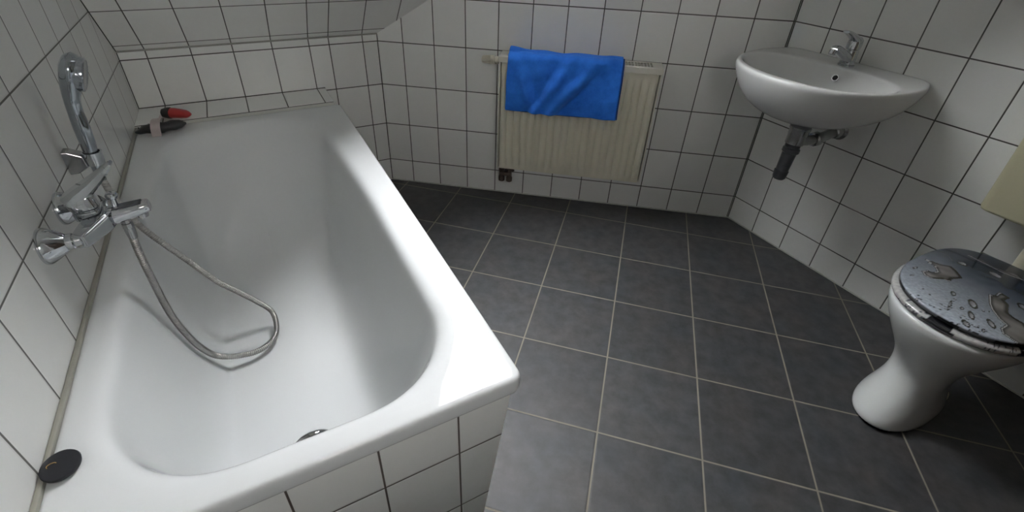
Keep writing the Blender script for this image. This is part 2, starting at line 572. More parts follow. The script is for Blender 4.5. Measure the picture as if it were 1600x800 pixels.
def rrect(x0, x1, y0, y1, r, z, na=10, ns=14):
    """rounded rectangle, na points per corner, ns per side, counter clockwise; r = 4 radii (near-left, near-right, far-right, far-left)"""
    if not isinstance(r, (list, tuple)):
        r = [r] * 4
    cs = [(x0 + r[0], y0 + r[0], PI, r[0]), (x1 - r[1], y0 + r[1], 1.5 * PI, r[1]), (x1 - r[2], y1 - r[2], 0, r[2]), (x0 + r[3], y1 - r[3], 0.5 * PI, r[3])]
    out = []
    for i, (cx, cy, a0, rr) in enumerate(cs):
        arc = [(cx + rr * math.cos(a0 + 0.5 * PI * k / (na - 1)), cy + rr * math.sin(a0 + 0.5 * PI * k / (na - 1))) for k in range(na)]
        out += arc
        ncx, ncy, na0, nr = cs[(i + 1) % 4]
        nxt = (ncx + nr * math.cos(na0), ncy + nr * math.sin(na0))
        for k in range(1, ns):
            t = k / ns
            out.append((arc[-1][0] * (1 - t) + nxt[0] * t, arc[-1][1] * (1 - t) + nxt[1] * t))
    return [Vector((x, y, z)) for x, y in out]

def taper(ring):
    o = []
    for p in ring:
        t = max(0.0, min(1.0, (p.y + 1.15) / 0.85))
        t = t * t * (3 - 2 * t)
        s = 1.0 - 0.13 * t
        o.append(Vector((0.375 + (p.x - 0.375) * s, p.y, p.z)))
    return o

tub = thing('bathtub', 'white enamel bathtub with tiled front, filling the left of the room', 'bathtub', (TX0, TY1, 0))
toff = Vector((TX0, TY1, 0))
def loc_(bm, off):
    bmesh.ops.translate(bm, verts=bm.verts, vec=-off)
    return bm

bm = bmesh.new()
rings = []
for inset, z in ((0.010, ZT - 0.040), (0.004, ZT - 0.042), (0.0, ZT - 0.036), (0.0, ZT - 0.014), (0.0015, ZT - 0.006), (0.005, ZT - 0.0015), (0.010, ZT + 0.0), (0.022, ZT + 0.0005)):
    rings.append(rrect(TX0 + inset, TX1 - inset, TY0 + inset, TY1 - inset, max(0.026 - inset, 0.008), z))
top_out = (0.070, 0.660, -1.778, -0.285)
rt = [0.20, 0.19, 0.22, 0.22]
bot_out = (0.185, 0.495, -1.57, -0.72)
rb = [0.13, 0.13, 0.19, 0.19]
def inner(a, z, grow=0.0):
    e = [t * (1 - a) + b * a for t, b in zip(top_out, bot_out)]
    r = [t * (1 - a) + b * a for t, b in zip(rt, rb)]
    return taper(rrect(e[0] - grow, e[1] + grow, e[2] - grow, e[3] + grow, r, z))
# flat rim to opening, rounded shoulder, wall, fillet, floor
rings.append(inner(0, ZT + 0.0005, 0.030))
rings.append(inner(0, ZT - 0.0010, 0.020))
rings.append(inner(0, ZT - 0.0042, 0.011))
rings.append(inner(0, ZT - 0.0100, 0.004))
rings.append(inner(0.01, ZT - 0.018))
rings.append(inner(0.04, ZT - 0.032))
prof = [(0.10, 0.455), (0.18, 0.405), (0.27, 0.350), (0.37, 0.295), (0.47, 0.245), (0.58, 0.203), (0.69, 0.172), (0.80, 0.151), (0.90, 0.139), (1.0, 0.133)]
for a, z in prof:
    rings.append(inner(a, z))
last = rings[-1]
cx, cy = 0.355, -1.53
for f, dz in ((0.8, -0.002), (0.55, -0.0042), (0.3, -0.0058), (0.12, -0.0064), (0.04, -0.0066), (0.01, -0.0066)):
    rings.append([Vector((cx + (p.x - cx) * f, cy + (p.y - cy) * f, last[0].z + dz)) for p in last])
loft(bm, rings, True, False, True)
loc_(bm, toff)
sh = obj('tub_shell', bm, M['enamel'], tub, angle=75)
ss = sh.modifiers.new('ss', 'SUBSURF'); ss.levels = 1; ss.render_levels = 1

# tiled apron: near face and a right face that leans in at the foot
bm = bmesh.new()
ya, yb = -1.834, -0.21
zb, zt = 0.0, ZT - 0.018
ring0 = [(0.02, ya), (0.664, ya), (0.664, yb), (0.02, yb)]
ring1 = [(0.02, ya), (0.7315, ya), (0.7315, yb), (0.02, yb)]
v0 = [bm.verts.new((x, y, zb)) for x, y in ring0]
v1 = [bm.verts.new((x, y, zt)) for x, y in ring1]
for i in range(4):
    j = (i + 1) % 4
    bm.faces.new((v0[i], v0[j], v1[j], v1[i]))
ap = obj('tiled_apron', bm, M['t_apron'], tub, smooth=False, label='white tiled front of the bathtub with brown grout')
ap.parent = tub
ap.matrix_parent_inverse = Matrix.Translation(-toff)

# overflow and drain
bm = bmesh.new()
on = Vector((0, 0.975, 0.22)).normalized()
oc = Vector((0.372, -1.7585, 0.464))
lathe(bm, [(-0.01, 0.030), (0.002, 0.034), (0.006, 0.033), (0.011, 0.027), (0.013, 0.016), (0.0135, 0.004)], oc, on, 32)
loc_(bm, toff)
obj('overflow_cover', bm, M['chrome'], tub, label='round chrome overflow cover')
bm = bmesh.new()
lathe(bm, [(-0.004, 0.034), (0.003, 0.034), (0.0045, 0.030), (0.001, 0.022), (-0.003, 0.004)], (0.355, -1.53, 0.1275), (0, 0, 1), 32)
loc_(bm, toff)
obj('drain', bm, M['chrome'], tub, label='chrome drain ring')

# ------------------------------------------------------------------ bath mixer
MY = -1.21
mx_ = thing('bath_mixer_tap', 'chrome single-lever bath mixer on the left wall above the bathtub', 'tap', (0, MY, 0.70))
mo = Vector((0, MY, 0.70))
for sy in (-0.076, 0.076):
    bm = bmesh.new()
    lathe(bm, [(0.0, 0.036), (0.003, 0.0365), (0.008, 0.035), (0.018, 0.029), (0.03, 0.021), (0.036, 0.016), (0.037, 0.010)], (0, sy, 0), (1, 0, 0), 40)
    obj('wall_rosette', bm, M['chrome'], mx_)
    bm = bmesh.new()
    lathe(bm, [(0.034, 0.013), (0.036, 0.0155), (0.046, 0.0155), (0.048, 0.013), (0.050, 0.0155), (0.060, 0.0155), (0.062, 0.013), (0.070, 0.012)], (0, sy, 0), (1, 0, 0), 12 if sy < 0 else 24)
    obj('union_nut', bm, M['chrome'], mx_)
def chamfer_sweep(bm, path, hw_, up, ch=0.28):
    # angular bar: rectangle with cut corners, (half height, half width) per point
    rings = []
    m = len(path)
    for i, p in enumerate(path):
        t = (path[min(i + 1, m - 1)] - path[max(i - 1, 0)]).normalized()
        sd = t.cross(up).normalized()
        uu = sd.cross(t).normalized()
        h_, w_ = hw_[i]
        c = ch * min(h_, w_)
        ring = [(h_, w_ - c), (h_ - c, w_), (-h_ + c, w_), (-h_, w_ - c), (-h_, -w_ + c), (-h_ + c, -w_), (h_ - c, -w_), (h_, -w_ + c)]
        rings.append([p + uu * q[0] + sd * q[1] for q in ring])
    loft(bm, rings)
V = Vector
# body: angular arms from both nuts to a centre block, then the flat spout
bm = bmesh.new()
chamfer_sweep(bm, [V((0.056, -0.086, 0.0)), V((0.062, -0.070, 0.0)), V((0.080, -0.026, 0.002)), V((0.082, 0.0, 0.003)), V((0.080, 0.026, 0.002)), V((0.062, 0.070, 0.0)), V((0.056, 0.086, 0.0))],
              [(0.014, 0.013), (0.0165, 0.016), (0.021, 0.022), (0.022, 0.026), (0.021, 0.022), (0.0165, 0.016), (0.014, 0.013)], V((0, 0, 1)))
bmesh.ops.bevel(bm, geom=bm.edges[:], offset=0.0012, segments=2, affect='EDGES', profile=0.5)
obj('mixer_body', bm, M['chrome'], mx_, angle=25)
bm = bmesh.new()
chamfer_sweep(bm, [V((0.078, 0, 0.000)), V((0.100, 0, 0.001)), V((0.128, 0, 0.004)), V((0.152, 0, 0.008)), V((0.168, 0, 0.010))],
              [(0.0185, 0.022), (0.0165, 0.021), (0.0145, 0.019), (0.0125, 0.0175), (0.0105, 0.0145)], V((0, 0, 1)), 0.45)
bmesh.ops.bevel(bm, geom=bm.edges[:], offset=0.0015, segments=2, affect='EDGES', profile=0.5)
sp = obj('spout', bm, M['chrome'], mx_, angle=25)
bm = bmesh.new()
vs = box(bm, 0.100, 0.156, -0.0105, 0.0105, -0.0012, 0.0012)
for v in vs:
    v.co.z += 0.0178 + (v.co.x - 0.100) * 0.055
obj('spout_inlay', bm, M['grey_metal'], mx_, label='dark recessed strip on the spout')
def rsq(h_, z, cx_=0.066, n=40, sq=3.4, tilt=0.0):
    o = []
    for k in range(n):
        a_ = 2 * PI * k / n
        c_, s_ = math.cos(a_), math.sin(a_)
        o.append(V((cx_ + h_ * math.copysign(abs(c_) ** (2 / sq), c_), h_ * math.copysign(abs(s_) ** (2 / sq), s_), z + c_ * h_ * tilt)))
    return o
bm = bmesh.new()
loft(bm, [rsq(0.0235, 0.010), rsq(0.0240, 0.024), rsq(0.0232, 0.0265), rsq(0.0215, 0.0272), rsq(0.0215, 0.0300)])
obj('cartridge_base', bm, M['chrome'], mx_, angle=30)
bm = bmesh.new()
loft(bm, [rsq(0.0205, 0.0270), rsq(0.0205, 0.0335, tilt=0.05)])
obj('seam_ring', bm, M['grey_metal'], mx_, label='dark seam under the lever')
bm = bmesh.new()
loft(bm, [rsq(0.0225, 0.0318, tilt=0.05), rsq(0.0243, 0.0335, tilt=0.05), rsq(0.0243, 0.044, 0.064, tilt=0.15), rsq(0.0225, 0.054, 0.062, tilt=0.35), rsq(0.017, 0.062, 0.060, tilt=0.55), rsq(0.008, 0.066, 0.058, tilt=0.6)])
obj('cartridge_cap', bm, M['chrome'], mx_, angle=35)
bm = bmesh.new()
pp = catmull([(0.050, 0, 0.046), (0.066, 0, 0.060), (0.088, 0, 0.076), (0.110, 0, 0.093), (0.127, 0, 0.108), (0.136, 0, 0.116)], 3)
mm_ = len(pp)
chamfer_sweep(bm, pp, [(0.0170 * (1 - i / (mm_ - 1)) ** 1.1 + 0.0028, 0.0238 - 0.0125 * (i / (mm_ - 1)) ** 1.2) for i in range(mm_)], V((0, 0, 1)), 0.5)
bmesh.ops.bevel(bm, geom=[e for e in bm.edges if e.calc_face_angle(0) > 0.5], offset=0.0012, segments=2, affect='EDGES', profile=0.5)
obj('lever', bm, M['chrome'], mx_, angle=30)
bm = bmesh.new()
lathe(bm, [(0.0, 0.0065), (0.008, 0.0055), (0.024, 0.0055), (0.027, 0.010), (0.033, 0.0115), (0.038, 0.0095), (0.040, 0.004)], (0.112, 0, 0.014), (0.05, 0, 1), 24)
obj('diverter_knob', bm, M['chrome'], mx_)
bm = bmesh.new()
lathe(bm, [(0.0, 0.008), (-0.010, 0.008), (-0.011, 0.0105), (-0.021, 0.0105), (-0.022, 0.008)], (0.117, 0, -0.012), (0, 0, 1), 8)
obj('hose_outlet', bm, M['chrome_dull'], mx_)
bm = bmesh.new()
lathe(bm, [(0.0, 0.010), (-0.006, 0.0105), (-0.010, 0.010), (-0.0105, 0.006)], (0.151, 0, -0.004), (0.1, 0, 1), 20)
obj('aerator', bm, M['chrome_dull'], mx_)

# shower hose
hp = [(0.117, -1.21, 0.668), (0.114, -1.21, 0.606), (0.113, -1.209, 0.542), (0.111, -1.20, 0.466), (0.113, -1.196, 0.39), (0.122, -1.19, 0.321), (0.136, -1.183, 0.255), (0.160, -1.172, 0.197),
      (0.205, -1.168, 0.168), (0.262, -1.160, 0.156), (0.305, -1.125, 0.154), (0.318, -1.075, 0.159), (0.313, -1.030, 0.180), (0.280, -1.018, 0.226), (0.238, -1.018, 0.285), (0.203, -1.02, 0.335), (0.150, -1.01, 0.428), (0.101, -1.0, 0.512),
      (0.075, -0.992, 0.566), (0.056, -0.983, 0.628), (0.049, -0.977, 0.680), (0.0485, -0.9755, 0.700)]
path = catmull(hp, 60)
# resample evenly
res = [path[0]]
acc = 0.0
step = 0.00125
for a, b in zip(path[:-1], path[1:]):
    L_ = (b - a).length
    while acc + L_ >= step:
        t = (step - acc) / L_
        a = a.lerp(b, t)
        L_ = (b - a).length
        res.append(a.copy())
        acc = 0.0
    acc += L_
rad = [0.0077 + (0.0006 if i % 4 < 2 else -0.0007) for i in range(len(res))]
hs = thing('shower_hose', 'flexible metal shower hose looping down into the bathtub from the mixer', 'shower hose', hp[0])
ho = Vector(hp[0])
bm = bmesh.new()
sweep(bm, res, rad, 10, up=Vector((0, 1, 0)))
loc_(bm, ho)
obj('hose_tube', bm, M['hose'], hs, angle=60)
bm = bmesh.new()
lathe(bm, [(0.0008, 0.0100), (-0.012, 0.0100), (-0.022, 0.0092), (-0.03, 0.0082)], (0, 0, 0), (0.03, 0, 1), 16)
obj('hose_nut', bm, M['chrome_dull'], hs)
bm = bmesh.new()
lathe(bm, [(-0.022, 0.0082), (-0.012, 0.0095), (0.003, 0.0105), (0.0075, 0.0105)], Vector(hp[-1]) - ho, (0.03, 0, 1), 16)
obj('hose_nut', bm, M['chrome_dull'], hs)

# hand shower
hd = thing('hand_shower', 'chrome hand shower resting upright in its wall bracket', 'hand shower', (0.0485, -0.9755, 0.708))
h0 = Vector((0.0485, -0.9755, 0.708))
bm = bmesh.new()
hpts = [(0.0485, -0.9755, 0.708), (0.050, -0.975, 0.735), (0.053, -0.975, 0.775), (0.056, -0.975, 0.815), (0.058, -0.974, 0.850), (0.062, -0.973, 0.880), (0.070, -0.972, 0.905), (0.078, -0.971, 0.926), (0.086, -0.970, 0.950), (0.092, -0.969, 0.968), (0.095, -0.969, 0.976)]
hr = [(0.0105, 0.0105), (0.0125, 0.0125), (0.0150, 0.0155), (0.0160, 0.0165), (0.0145, 0.0155), (0.0150, 0.0180), (0.0190, 0.0290), (0.0215, 0.0380), (0.0205, 0.0385), (0.0150, 0.0280), (0.0040, 0.0090)]
pth = catmull(hpts, 4)
rr = []
for i in range(len(pth)):
    k = i / 4
    j = min(int(k), len(hr) - 2)
    t = k - j
    rr.append(tuple(hr[j][q] * (1 - t) + hr[j + 1][q] * t for q in (0, 1)))
# first radius lies across the thickness (x), second along y
sweep(bm, pth, [(b, a) for a, b in rr], 24, up=Vector((0, 1, 0)))
loc_(bm, h0)
obj('shower_handle', bm, M['chrome_darkened'], hd)
bm = bmesh.new()
fa = Vector((0.95, 0, -0.30)).normalized()
lathe(bm, [(0.0, 0.036), (0.008, 0.038), (0.016, 0.037), (0.018, 0.033), (0.017, 0.030), (0.017, 0.002)], Vector((0.087, -0.970, 0.934)) - h0, fa, 36)
obj('spray_face', bm, M['chrome_darkened'], hd)

# wall bracket
br = thing('shower_bracket', 'chrome wedge-shaped wall bracket holding the hand shower', 'shower bracket', (0, -0.975, 0.742))
bm = bmesh.new()
def prism(bm, pts2, y0, y1, bev=0.0):
    a = [bm.verts.new((x, y0, z)) for x, z in pts2]
    b = [bm.verts.new((x, y1, z)) for x, z in pts2]
    bm.faces.new(a); bm.faces.new(list(reversed(b)))
    n = len(a)
    for i in range(n):
        bm.faces.new((a[i], a[(i + 1) % n], b[(i + 1) % n], b[i]))
    if bev:
        bmesh.ops.bevel(bm, geom=bm.edges[:], offset=bev, segments=2, affect='EDGES', profile=0.5)
prism(bm, [(0.0, -0.030), (0.0, 0.026), (0.012, 0.024), (0.036, 0.010), (0.038, -0.018), (0.016, -0.030)], -0.016, 0.016, 0.002)
obj('bracket_body', bm, M['chrome_dull'], br, smooth=False)
bm = bmesh.new()
# split ring around the handle
pr_ = [(-0.017, 0.0145), (-0.017, 0.0180), (0.014, 0.0200), (0.014, 0.0165)]
lathe(bm, pr_ + [pr_[0]], (0.0515, 0, 0), (0.05, 0, 1), 32, False, False)
obj('holder_ring', bm, M['chrome'], br)

# ------------------------------------------------------------------ plug on the rim
pg = thing('bath_plug', 'small black rubber plug with brass ring lying on the near rim corner of the bathtub', 'plug', (0.0285, -1.677, ZT + 0.0015))
bm = bmesh.new()
ax = Vector((0.05, -0.10, 1)).normalized()
lathe(bm, [(0.0, 0.0185), (0.001, 0.0215), (0.004, 0.0245), (0.008, 0.0255), (0.0105, 0.0245), (0.0115, 0.021), (0.0108, 0.012), (0.0112, 0.002)], (0, 0, 0.0012), ax, 36)
obj('plug_disc', bm, M['black_rubber'], pg)
bm = bmesh.new()
ring_c = Vector((-0.006, -0.001, 0.0125))
prr = []
for k in range(15):
    a = PI * 0.12 + k / 14 * PI * 1.15
    prr.append(ring_c + Vector((math.cos(a) * 0.0062 - 0.002, math.sin(a) * 0.0045, 0.003)))
sweep(bm, prr, 0.00075, 8, up=Vector((0, 0, 1)))
obj('pull_ring', bm, M['brass'], pg, label='thin brass pull ring')

# ------------------------------------------------------------------ black and red tool on the ledge
tl = thing('hand_tool', 'black and red hand tool in a pale band in the far bathtub corner', 'tool', (0.10, -0.245, ZL + 0.002))
o_ = Vector((0.10, -0.245, ZL + 0.002))
def T(x, y, z): return Vector((x, y, z)) - o_
zf = ZT + 0.002
bm = bmesh.new()
# pointed toothed head running to the wall
pth = catmull([T(0.012, -0.262, zf + 0.008), T(0.026, -0.269, zf + 0.011), T(0.046, -0.276, zf + 0.019), T(0.075, -0.282, zf + 0.021)], 4)
sweep(bm, pth, [(0.005 + 0.015 * (i / (len(pth) - 1)), 0.007 + 0.014 * (i / (len(pth) - 1)) ** 0.8) for i in range(len(pth))], 12, up=Vector((0, 0, 1)))
obj('tool_head', bm, M['black_plastic'], tl)
for k in range(4):
    bm = bmesh.new()
    x = 0.026 + k * 0.012
    lathe(bm, [(0, 0.005), (0.008, 0.004), (0.015 + 0.003 * (k % 2), 0.0005)], T(x, -0.266 - 0.003 * k, zf + 0.012 + 0.003 * k), (-0.2, 0.35, 1), 8)
    obj('tooth', bm, M['black_plastic'], tl)
bm = bmesh.new()
pth = catmull([T(0.085, -0.284, zf + 0.020), T(0.11, -0.280, zf + 0.021), T(0.145, -0.266, zf + 0.020), T(0.172, -0.256, zf + 0.017)], 4)
sweep(bm, pth, [(0.017, 0.020), (0.019, 0.022), (0.020, 0.022), (0.018, 0.019), (0.017, 0.018), (0.017, 0.020), (0.019, 0.021), (0.019, 0.021), (0.017, 0.019), (0.016, 0.017), (0.013, 0.014), (0.008, 0.010), (0.004, 0.004)], 12, up=Vector((0, 0, 1)))
obj('black_handle', bm, M['black_plastic'], tl)
bm = bmesh.new()
pth = catmull([T(0.112, -0.172, ZL + 0.024), T(0.132, -0.180, ZL + 0.026), T(0.162, -0.192, ZL + 0.023), T(0.192, -0.204, ZL + 0.020)], 4)
sweep(bm, pth, [(0.014, 0.014), (0.017, 0.018), (0.018, 0.020), (0.019, 0.021), (0.019, 0.021), (0.019, 0.021), (0.018, 0.021), (0.018, 0.020), (0.017, 0.019), (0.016, 0.017), (0.015, 0.016), (0.011, 0.012), (0.004, 0.005)], 14, up=Vector((0, 0, 1)))
obj('red_handle', bm, M['red_plastic'], tl, label='red handle')
bm = bmesh.new()
lathe(bm, [(-0.020, 0.006), (-0.014, 0.016), (0.004, 0.0215), (0.014, 0.0215), (0.018, 0.018)], T(0.112, -0.172, ZL + 0.026), (0.9, -0.35, 0.0), 20)
obj('pivot_collar', bm, M['black_plastic'], tl, label='black collar behind the red handle')
bm = bmesh.new()
# pale strip passing over the tool from ledge to rim
pts_ = [(-0.110, ZL + 0.0015), (-0.170, ZL + 0.006), (-0.235, ZL + 0.030), (-0.275, ZL + 0.036), (-0.306, ZL + 0.022), (-0.312, zf)]
cur = catmull([Vector((0, y, z)) for y, z in pts_], 5)
rings = []
for i, p in enumerate(cur):
    t = i / (len(cur) - 1)
    xa = 0.080 - 0.018 * t
    rings.append([T(xa, p.y, p.z), T(xa + 0.030, p.y, p.z), T(xa + 0.030, p.y, p.z + 0.0012), T(xa, p.y, p.z + 0.0012)])
loft(bm, rings)
obj('paper_band', bm, M['band'], tl, label='pale paper band')

# ------------------------------------------------------------------ radiator
rl = C.objects  # noqa
RS0, RS1, RZ0, RZ1 = 0.602, 1.292, 0.196, 0.738
ROFF0, ROFF1 = 0.032, 0.134
rpos = Vector((D1, 0, 0)) + u2 * RS0
rd = thing('radiator', 'cream ribbed panel radiator on the white tiled wall', 'radiator', (rpos.x, rpos.y, RZ0), A2)
RW = RS1 - RS0
RH = RZ1 - RZ0
# front panel: vertical ribs, fading out towards top and bottom
def panel(bm, yface, depth=0.013):
    nx, nz = 21 * 10, 26
    pitch = (RW - 0.02) / 21
    grid = []
    x0 = 0.01
    for k in range(nz + 1):
        z = 0.004 + (RH - 0.030) * k / nz
        fz = min(1, (z - 0.020) / 0.022, (RH - 0.052 - z) / 0.022)
        fz = max(0, fz)
        fz = fz * fz * (3 - 2 * fz)
        row = []
        for i in range(nx + 1):
            x = x0 + (RW - 0.02) * i / nx
            ph = ((x - x0) / pitch) % 1.0
            g = abs(math.sin(PI * ph)) ** 0.9
            row.append((x, yface + depth * 0.9 - depth * fz * g, z))
        grid.append(row)
    vs = [[bm.verts.new(p) for p in row] for row in grid]
    for k in range(nz):
        for i in range(nx):
            bm.faces.new((vs[k][i], vs[k][i + 1], vs[k + 1][i + 1], vs[k + 1][i]))
    # rim folded back
    back = yface + 0.018
    loop = vs[0] + [vs[k][nx] for k in range(1, nz + 1)] + list(reversed(vs[nz][:-1])) + [vs[k][0] for k in range(nz - 1, 0, -1)]
    bk = [bm.verts.new((v.co.x, back, v.co.z)) for v in loop]
    n = len(loop)
    for i in range(n):
        bm.faces.new((loop[i], loop[(i + 1) % n], bk[(i + 1) % n], bk[i]))
    bm.faces.new(list(reversed(bk)))
bm = bmesh.new()
panel(bm, -ROFF1 + 0.004)
obj('front_panel', bm, M['radiator'], rd, angle=50)
bm = bmesh.new()
box(bm, 0.01, RW - 0.01, -ROFF0 - 0.018, -ROFF0, 0.004, RH - 0.03, 0.004)
obj('back_panel', bm, M['radiator'], rd)
for xs in (0.0, RW - 0.006):
    bm = bmesh.new()
    box(bm, xs, xs + 0.006, -ROFF1 + 0.012, -ROFF0, 0.006, RH - 0.026, 0.0015, 1)
    obj('side_cover', bm, M['radiator_white'], rd)
# top cover with slots
bm = bmesh.new()
zt0, zt1 = RH - 0.004, RH
fy, by = -ROFF1 - 0.001, -ROFF0 + 0.001
box(bm, -0.002, RW + 0.002, fy, fy + 0.024, zt0, zt1, 0.001, 1)
box(bm, -0.002, RW + 0.002, by - 0.018, by, zt0, zt1, 0.001, 1)
box(bm, -0.002, 0.028, fy + 0.024, by - 0.018, zt0, zt1)
box(bm, RW - 0.038, RW + 0.002, fy + 0.024, by - 0.018, zt0, zt1)
sl0, sl1 = 0.028, RW - 0.038
ns = 48
pt = (sl1 - sl0) / ns
for k in range(ns + 1):
    x = sl0 + pt * k
    box(bm, x - 0.0020, x + 0.0020, fy + 0.022, by - 0.016, zt0, zt1 - 0.0005)
box(bm, sl0, sl1, (fy + by) / 2 + 0.001, (fy + by) / 2 + 0.006, zt0, zt1 - 0.0005)
# skirts of the cover
box(bm, -0.002, RW + 0.002, fy, fy + 0.002, RH - 0.024, zt1, 0.0008, 1)
box(bm, -0.002, RW + 0.002, by - 0.002, by, RH - 0.024, zt1, 0.0008, 1)
box(bm, -0.002, 0.0, fy, by, RH - 0.024, zt1)
box(bm, RW, RW + 0.002, fy, by, RH - 0.024, zt1)
obj('top_grille', bm, M['radiator_white'], rd, smooth=False)
bm = bmesh.new()
box(bm, 0.012, RW - 0.012, -ROFF1 + 0.026, -ROFF0 - 0.022, 0.03, RH - 0.035)
obj('convector_fins', bm, simple('fins_in_shade', (0.012, 0.012, 0.011), 0.7), rd)  # near-black colour stands in for the shade inside the radiator
# wall brackets
for xs in (0.12, RW - 0.14):
    bm = bmesh.new()
    box(bm, xs, xs + 0.03, -ROFF0 - 0.002, 0.0, 0.06, RH - 0.08)
    obj('wall_bracket', bm, M['radiator_white'], rd, smooth=False)
# thermostat head (left, ribbed)
bm = bmesh.new()
ty, tz = -0.083, RH - 0.030
lathe(bm, [(0.004, 0.009), (-0.010, 0.009), (-0.011, 0.0165), (-0.022, 0.0175), (-0.024, 0.014), (-0.028, 0.014), (-0.029, 0.0185), (-0.044, 0.0195), (-0.0445, 0.016)], (0, ty, tz), (1, 0, 0), 32)
th_ = obj('thermostat_valve', bm, M['valve_plastic'], rd)
bm = bmesh.new()
# fluted knob
rings = []
for d, r in ((-0.042, 0.0175), (-0.046, 0.0182), (-0.078, 0.0165), (-0.084, 0.0135), (-0.086, 0.006)):
    ring = []
    for k in range(72):
        a = 2 * PI * k / 72
        rr_ = r * (1 - (0.20 if (k % 4) < 2 and -0.083 < d < -0.043 else 0))
        ring.append(Vector((d, ty + rr_ * math.cos(a), tz + rr_ * math.sin(a))))
    rings.append(ring)
loft(bm, rings)
obj('knob', bm, M['valve_plastic'], th_, angle=25)
# brown connection block under the left end
bm = bmesh.new()
for xx in (0.020, 0.058):
    lathe(bm, [(0.004, 0.010), (-0.012, 0.010), (-0.014, 0.0150), (-0.030, 0.0150), (-0.034, 0.012), (-0.058, 0.0125), (-0.062, 0.0155), (-0.082, 0.0155), (-0.086, 0.010)], (xx, -0.080, 0), (0, 0, 1), 10)
box(bm, 0.010, 0.068, -0.094, -0.066, -0.052, -0.030, 0.005)
box(bm, 0.030, 0.048, -0.094, -0.0, -0.050, -0.034, 0.004)
lathe(bm, [(0, 0.008), (0.018, 0.008), (0.019, 0.004)], (0.064, -0.080, -0.024), (1, 0, 0.3), 8)
obj('connection_block', bm, M['brown'], rd, label='brown pipe connection block')

# ------------------------------------------------------------------ towel
tw = thing('towel', 'blue terry towel folded over the left part of the radiator', 'towel', (rpos.x, rpos.y, RZ0), A2)
def towel_sheet(bm, x0, x1, zfront, zback, off, th=0.012, seed=0, amp=1.0):
    yf = -ROFF1 - 0.006 - off
    ztop = RH + 0.006 + off * 0.8
    prof_ = []
    nf = 26
    for k in range(nf):
        prof_.append((yf, zfront + (ztop - 0.030 - zfront) * k / nf, 0))
    for k in range(7):
        a = PI - (PI / 2) * k / 6
        prof_.append((yf + 0.030 + 0.030 * math.cos(a), ztop - 0.030 + 0.030 * math.sin(a), 1))
    for k in range(1, 8):
        prof_.append((yf + 0.030 + (0.075 - 0.03) * k / 8, ztop + 0.008 * math.sin(PI * k / 8), 2))
    for k in range(7):
        a = PI / 2 - (PI / 2) * k / 6
        prof_.append((yf + 0.075 + 0.022 * math.cos(a), ztop - 0.022 + 0.022 * math.sin(a), 2))
    for k in range(1, 4):
        prof_.append((yf + 0.097, ztop - 0.022 - zback * k / 3, 3))
    nx = 70
    rows = []
    for (y, z, seg) in prof_:
        row = []
        for i in range(nx + 1):
            t = i / nx
            x = x0 + (x1 - x0) * t
            dy = dz = dx = 0
            hgt = max(0, min(1, (ztop - z) / 0.25))
            # diagonal folds that fade in from the top
            f = 0
            if seg <= 1:
                w = 0.35 + 0.65 * math.sin(min(1, hgt * 1.3) * PI * 0.62)
                f += 0.022 * math.exp(-((t - 0.80 + 0.42 * hgt) / 0.055) ** 2) * w
                f += -0.017 * math.exp(-((t - 0.93 + 0.46 * hgt) / 0.07) ** 2) * w
                f += 0.019 * math.exp(-((t - 0.58 + 0.34 * hgt) / 0.05) ** 2) * w
                f += -0.018 * math.exp(-((t - 0.46 + 0.25 * hgt) / 0.06) ** 2) * w
                f += 0.018 * math.exp(-((t - 0.06 - 0.22 * hgt) / 0.05) ** 2) * w
                f += -0.010 * math.exp(-((t - 0.16 - 0.22 * hgt) / 0.05) ** 2) * w
                f += 0.012 * noise.noise(Vector((t * 4 + seed, z * 9, 1.3)))
                f += 0.005 * noise.noise(Vector((t * 13 + seed, z * 26, 4.1)))
                if seg == 0:
                    w0 = max(0.0, min(1.0, (hgt - 0.11) / 0.35))
                    dy = -(w0 * max(0.0, 0.011 + f * 0.95) + (1 - w0) * f * 0.6) if amp > 0.5 else 0
                else:
                    dy = -f * 0.6 * amp
                    dz = abs(f) * 0.5 * amp
            else:
                dz = 0.009 * noise.noise(Vector((t * 5 + seed, y * 20, 7.7))) * amp + 0.006 * max(0, math.sin(t * 9 + seed)) * amp
            if seg == 0:
                dz += (-0.004 * math.sin(t * PI) + 0.003 * noise.noise(Vector((t * 6, seed, 0)))) * (hgt ** 2)
                dx = 0.004 * (t - 0.5) * hgt * 2 + 0.003 * noise.noise(Vector((z * 12, seed + 5, t))) * hgt
            row.append(Vector((x + dx, y + dy, z + dz)))
        rows.append(row)
    vs = [[bm.verts.new(p) for p in r] for r in rows]
    for a, b in zip(vs[:-1], vs[1:]):
        for i in range(nx):
            bm.faces.new((a[i], a[i + 1], b[i + 1], b[i]))
bm = bmesh.new()
towel_sheet(bm, 0.042, 0.524, 0.318, 0.10, 0.014, seed=2)
to = obj('outer_fold', bm, M['towel'], tw, angle=80)
so = to.modifiers.new('so', 'SOLIDIFY'); so.thickness = 0.010; so.offset = 0
bv = to.modifiers.new('ss', 'SUBSURF'); bv.levels = 1; bv.render_levels = 1
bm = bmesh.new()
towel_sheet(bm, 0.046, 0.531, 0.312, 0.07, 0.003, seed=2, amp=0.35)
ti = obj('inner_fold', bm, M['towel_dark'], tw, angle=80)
so = ti.modifiers.new('so', 'SOLIDIFY'); so.thickness = 0.006; so.offset = 0

